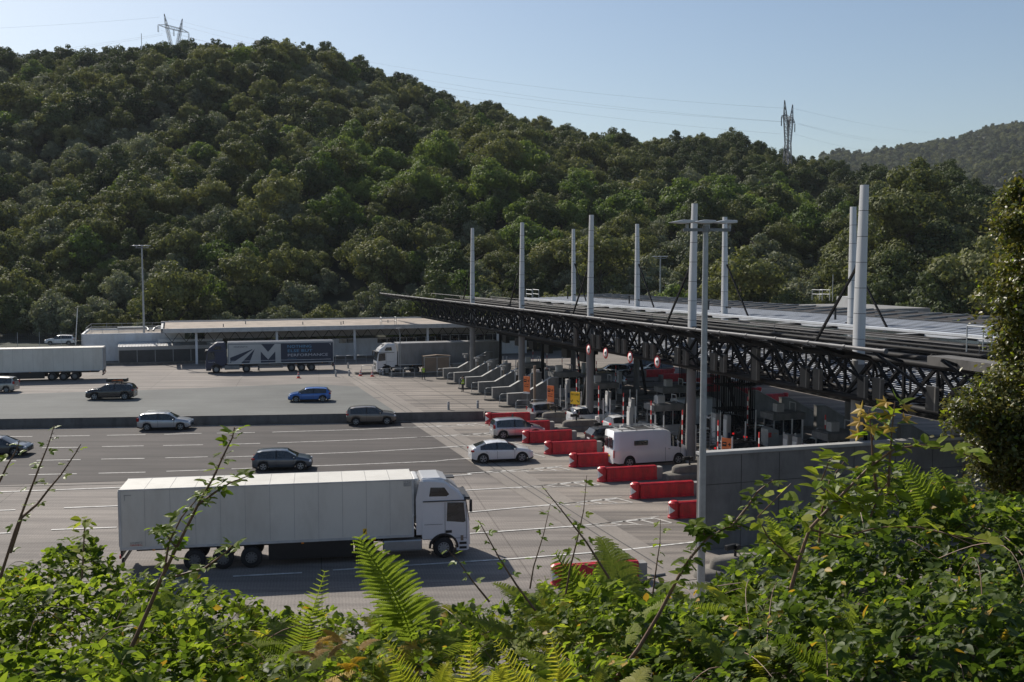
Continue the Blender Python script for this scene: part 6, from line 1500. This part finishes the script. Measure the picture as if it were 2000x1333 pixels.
cane('bare bramble cane slanting left at centre, lower one', [(956, 1176), (925, 1138), (898, 1100), (872, 1072)], 5.6, .006, 7, .035, young=.8)
cane('bare bramble cane slanting left at centre, ending beside the lorry cab shadow', [(1046, 1193), (1010, 1145), (976, 1092), (950, 1045), (934, 1016)], 5.6, .007, 8, .035, young=.8)
cane('slanting cane over the lane lines at centre right', [(1190, 1130), (1145, 1059), (1097, 997), (1058, 949)], 5.6, .007, 8, .035, young=.8)
cane('upright cane over the lane lines, tallest at centre right', [(1105, 1160), (1114, 1108), (1127, 1056), (1140, 997), (1146, 929)], 5.6, .006, 9, .035, young=.8)
cane('thin cane left of the two crossing ones', [(1035, 1150), (1042, 1108), (1062, 1043), (1075, 984)], 5.6, .005, 8, .035, young=.8)
cane('thin cane rising below the last red barrier', [(1275, 1160), (1283, 1100), (1289, 1060), (1290, 1015)], 5.8, .005, 7, .035, young=.8)
cane('long thick cane slanting up to the grey wall corner', [(1170, 1360), (1201, 1329), (1247, 1267), (1286, 1202), (1325, 1127), (1344, 1095), (1380, 1053), (1419, 1030), (1455, 1028)], 4.8, .012, 30, .055, young=.1, start=.45,
     branches=[[(1430, 1028), (1460, 990), (1480, 960), (1510, 938)], [(1380, 1053), (1370, 1035), (1350, 1030)]])
cane('arching leafy sapling branch in front of the grey wall', [(1545, 1150), (1559, 1100), (1581, 1034), (1634, 977), (1695, 916), (1747, 877), (1800, 870), (1865, 881), (1913, 899)], 5.0, .010, 64, .078, tri=False, mats=('leaf_young', 'leaf_bramble'), young=.25, start=.2, name='arching_sapling',
     branches=[[(1559, 1100), (1500, 1050), (1480, 1010), (1545, 945)], [(1640, 970), (1680, 1000), (1740, 960)], [(1581, 1034), (1640, 1050), (1720, 1030), (1790, 1030), (1880, 1050), (1960, 1060)], [(1640, 985), (1600, 950), (1620, 900), (1640, 890)], [(1700, 1010), (1720, 960), (1745, 930)]])
cane('spiky-leaved shoot pale at its tip beside the arching sapling', [(1600, 1060), (1605, 1000), (1620, 940), (1650, 900)], 5.1, .007, 26, .07, tri=False, mats=('leaf_young', 'leaf_grey'), young=.1, start=.1, name='shrub_shoot')
def maple(label, pts, D, n, seed):
    t = cane(label, pts, D, .008, 14, .09, tri=False, young=.2, start=.0, name='maple_sapling'); L0 = Vector(g3(pts[0][0], pts[0][1], D)); top = Vector(g3(pts[-1][0], pts[-1][1], D))-L0
    # lobed leaf: five pointed lobes
    for k in range(n):
        b = MB(); a0 = k*2.2+seed; c_ = top+Vector((math.cos(a0)*.045, math.sin(a0)*.03, -.02*k+.02)); dr = Vector((math.cos(a0), math.sin(a0)*.6, -.5)).normalized(); nn = Vector((math.cos(a0)*.5, -.5, .7)).normalized(); sd = dr.cross(nn).normalized()
        P_ = []
        for q, (an, ln) in enumerate([(-2.3, .3), (-1.9, .75), (-1.5, .4), (-1.0, .95), (-.6, .5), (0, 1.15), (.6, .5), (1.0, .95), (1.5, .4), (1.9, .75), (2.3, .3)]): P_.append(c_+(dr*math.cos(an)+sd*math.sin(an))*ln*.058+nn*(.01*(q % 2)))
        b.add([c_]+P_, [(0, i+1, i+2) for i in range(10)]); b.build('tip_leaf', 'leaf_autumn' if k % 3 else 'leaf_young', t, fix=False)
    return t
maple('maple sapling with an orange and yellow crown of tip leaves, left of two', [(1712, 960), (1705, 900), (1702, 850), (1697, 800)], 5.0, 8, 0)
maple('maple sapling with orange tip leaves, right and taller of two', [(1735, 960), (1738, 900), (1742, 840), (1748, 785)], 5.0, 8, 1.2)
# ---------------------------------------------------------------- tree at the right edge
D_ = 11.0; blobs = [(2075, 450, .55), (2040, 395, .32), (2020, 560, .42), (2060, 650, .5), (2000, 600, .28), (2010, 720, .34), (1985, 790, .42), (1925, 800, .30), (1965, 860, .34), (1895, 812, .18), (2050, 820, .5), (1985, 440, .14), (2020, 900, .4), (1975, 655, .17), (2040, 520, .4), (1990, 380, .1), (1945, 905, .22), (2000, 940, .4)]
tb = Vector(g3(2120, 900, 11.3)); tz = float(ground_z([tb.x], [tb.y])[0]); t = thing('hedge_tree', 'small-leaved tree with yellowing twigs filling the right edge', 'tree', (tb.x, tb.y, tz))
P, N, D2 = [], [], []
for bx, by, r_ in blobs:
    c_ = g3(bx, by, D_+rng.uniform(-.3, .3)); n = int(11500*r_**1.6); d = rng.normal(size=(n, 3)); d /= np.linalg.norm(d, axis=1, keepdims=True)
    rad = r_*(1-np.abs(rng.normal(0, .22, n)))*(1+.25*np.sin(d[:, 0]*9)*np.cos(d[:, 2]*8+bx)); far_ = rng.rand(n) < .14; rad[far_] *= rng.uniform(1.1, 1.45, far_.sum())
    if bx < 2045:                           # loose sprays breaking the outline
        for q_ in range(7):
            a = rng.uniform(1.7, 4.9); ln = r_*rng.uniform(.3, .75)+.05; dv = np.array([math.cos(a), rng.uniform(-.5, .5), math.sin(a)*.8+.15]); m_ = 34
            tt = rng.uniform(.2, 1, m_)[:, None]; P.append(c_+dv*(r_*.8+ln*tt)+rng.normal(0, .035, (m_, 3))+np.array([0, 0, -.12])*tt**2); N.append(rng.normal(0, .5, (m_, 3))+np.array([-.2, 0, .8])); D2.append(dv+rng.normal(0, .6, (m_, 3)))
    P.append(c_+d*rad[:, None]); N.append(d*.5+rng.normal(0, .5, (n, 3))+np.array([-.2, .2, .6])); D2.append(rng.normal(size=(n, 3)))
P = np.concatenate(P)-np.array([tb.x, tb.y, tz]); M_ = leaf_frames(np.concatenate(N), np.concatenate(D2), rng)*rng.uniform(.03, .062, len(P))[:, None, None]
V, F = replicate(LT, LF, M_, P); q = rng.rand(len(P)); tri_mesh('crown', V, F, ['leaf_hawthorn', 'leaf_dark', 'leaf_young'], np.repeat(np.where(q < .78, 0, np.where(q < .92, 1, 2)), len(LF)), t)
b = MB(); b.path([(0, 0, 0), (.05, 0, 1), (-.1, 0, 2.2), (-.05, 0, 3.4)], [.12, .09, .06, .02], 8); tbv = Vector((tb.x, tb.y, tz))
for bx, by, r_ in blobs: b.path([(0, 0, .6+.2*r_), (Vector(g3(bx, by, D_))-tbv)*.5+Vector((0, 0, .3)), Vector(g3(bx, by, D_))-tbv], [.05, .03, .008], 6)
b.build('trunk', 'bark', t)
# ================================================================ haze
h = MB(); h.box((0, 750, 150-1.6), (5200, 2400, 303.2)); hz_ = h.build('haze', [], None); hz_.data.materials.clear()
mh = bpy.data.materials.new('haze'); mh.use_nodes = True; n_ = mh.node_tree.nodes; n_.remove(n_['Principled BSDF']); pv = n_.new('ShaderNodeVolumePrincipled'); pv.inputs['Color'].default_value = (.86, .92, 1, 1); pv.inputs['Density'].default_value = HAZE
pv.inputs['Anisotropy'].default_value = 0.0; mh.node_tree.links.new(pv.outputs[0], n_['Material Output'].inputs['Volume']); hz_.data.materials.append(mh); hz_['kind'] = 'stuff'
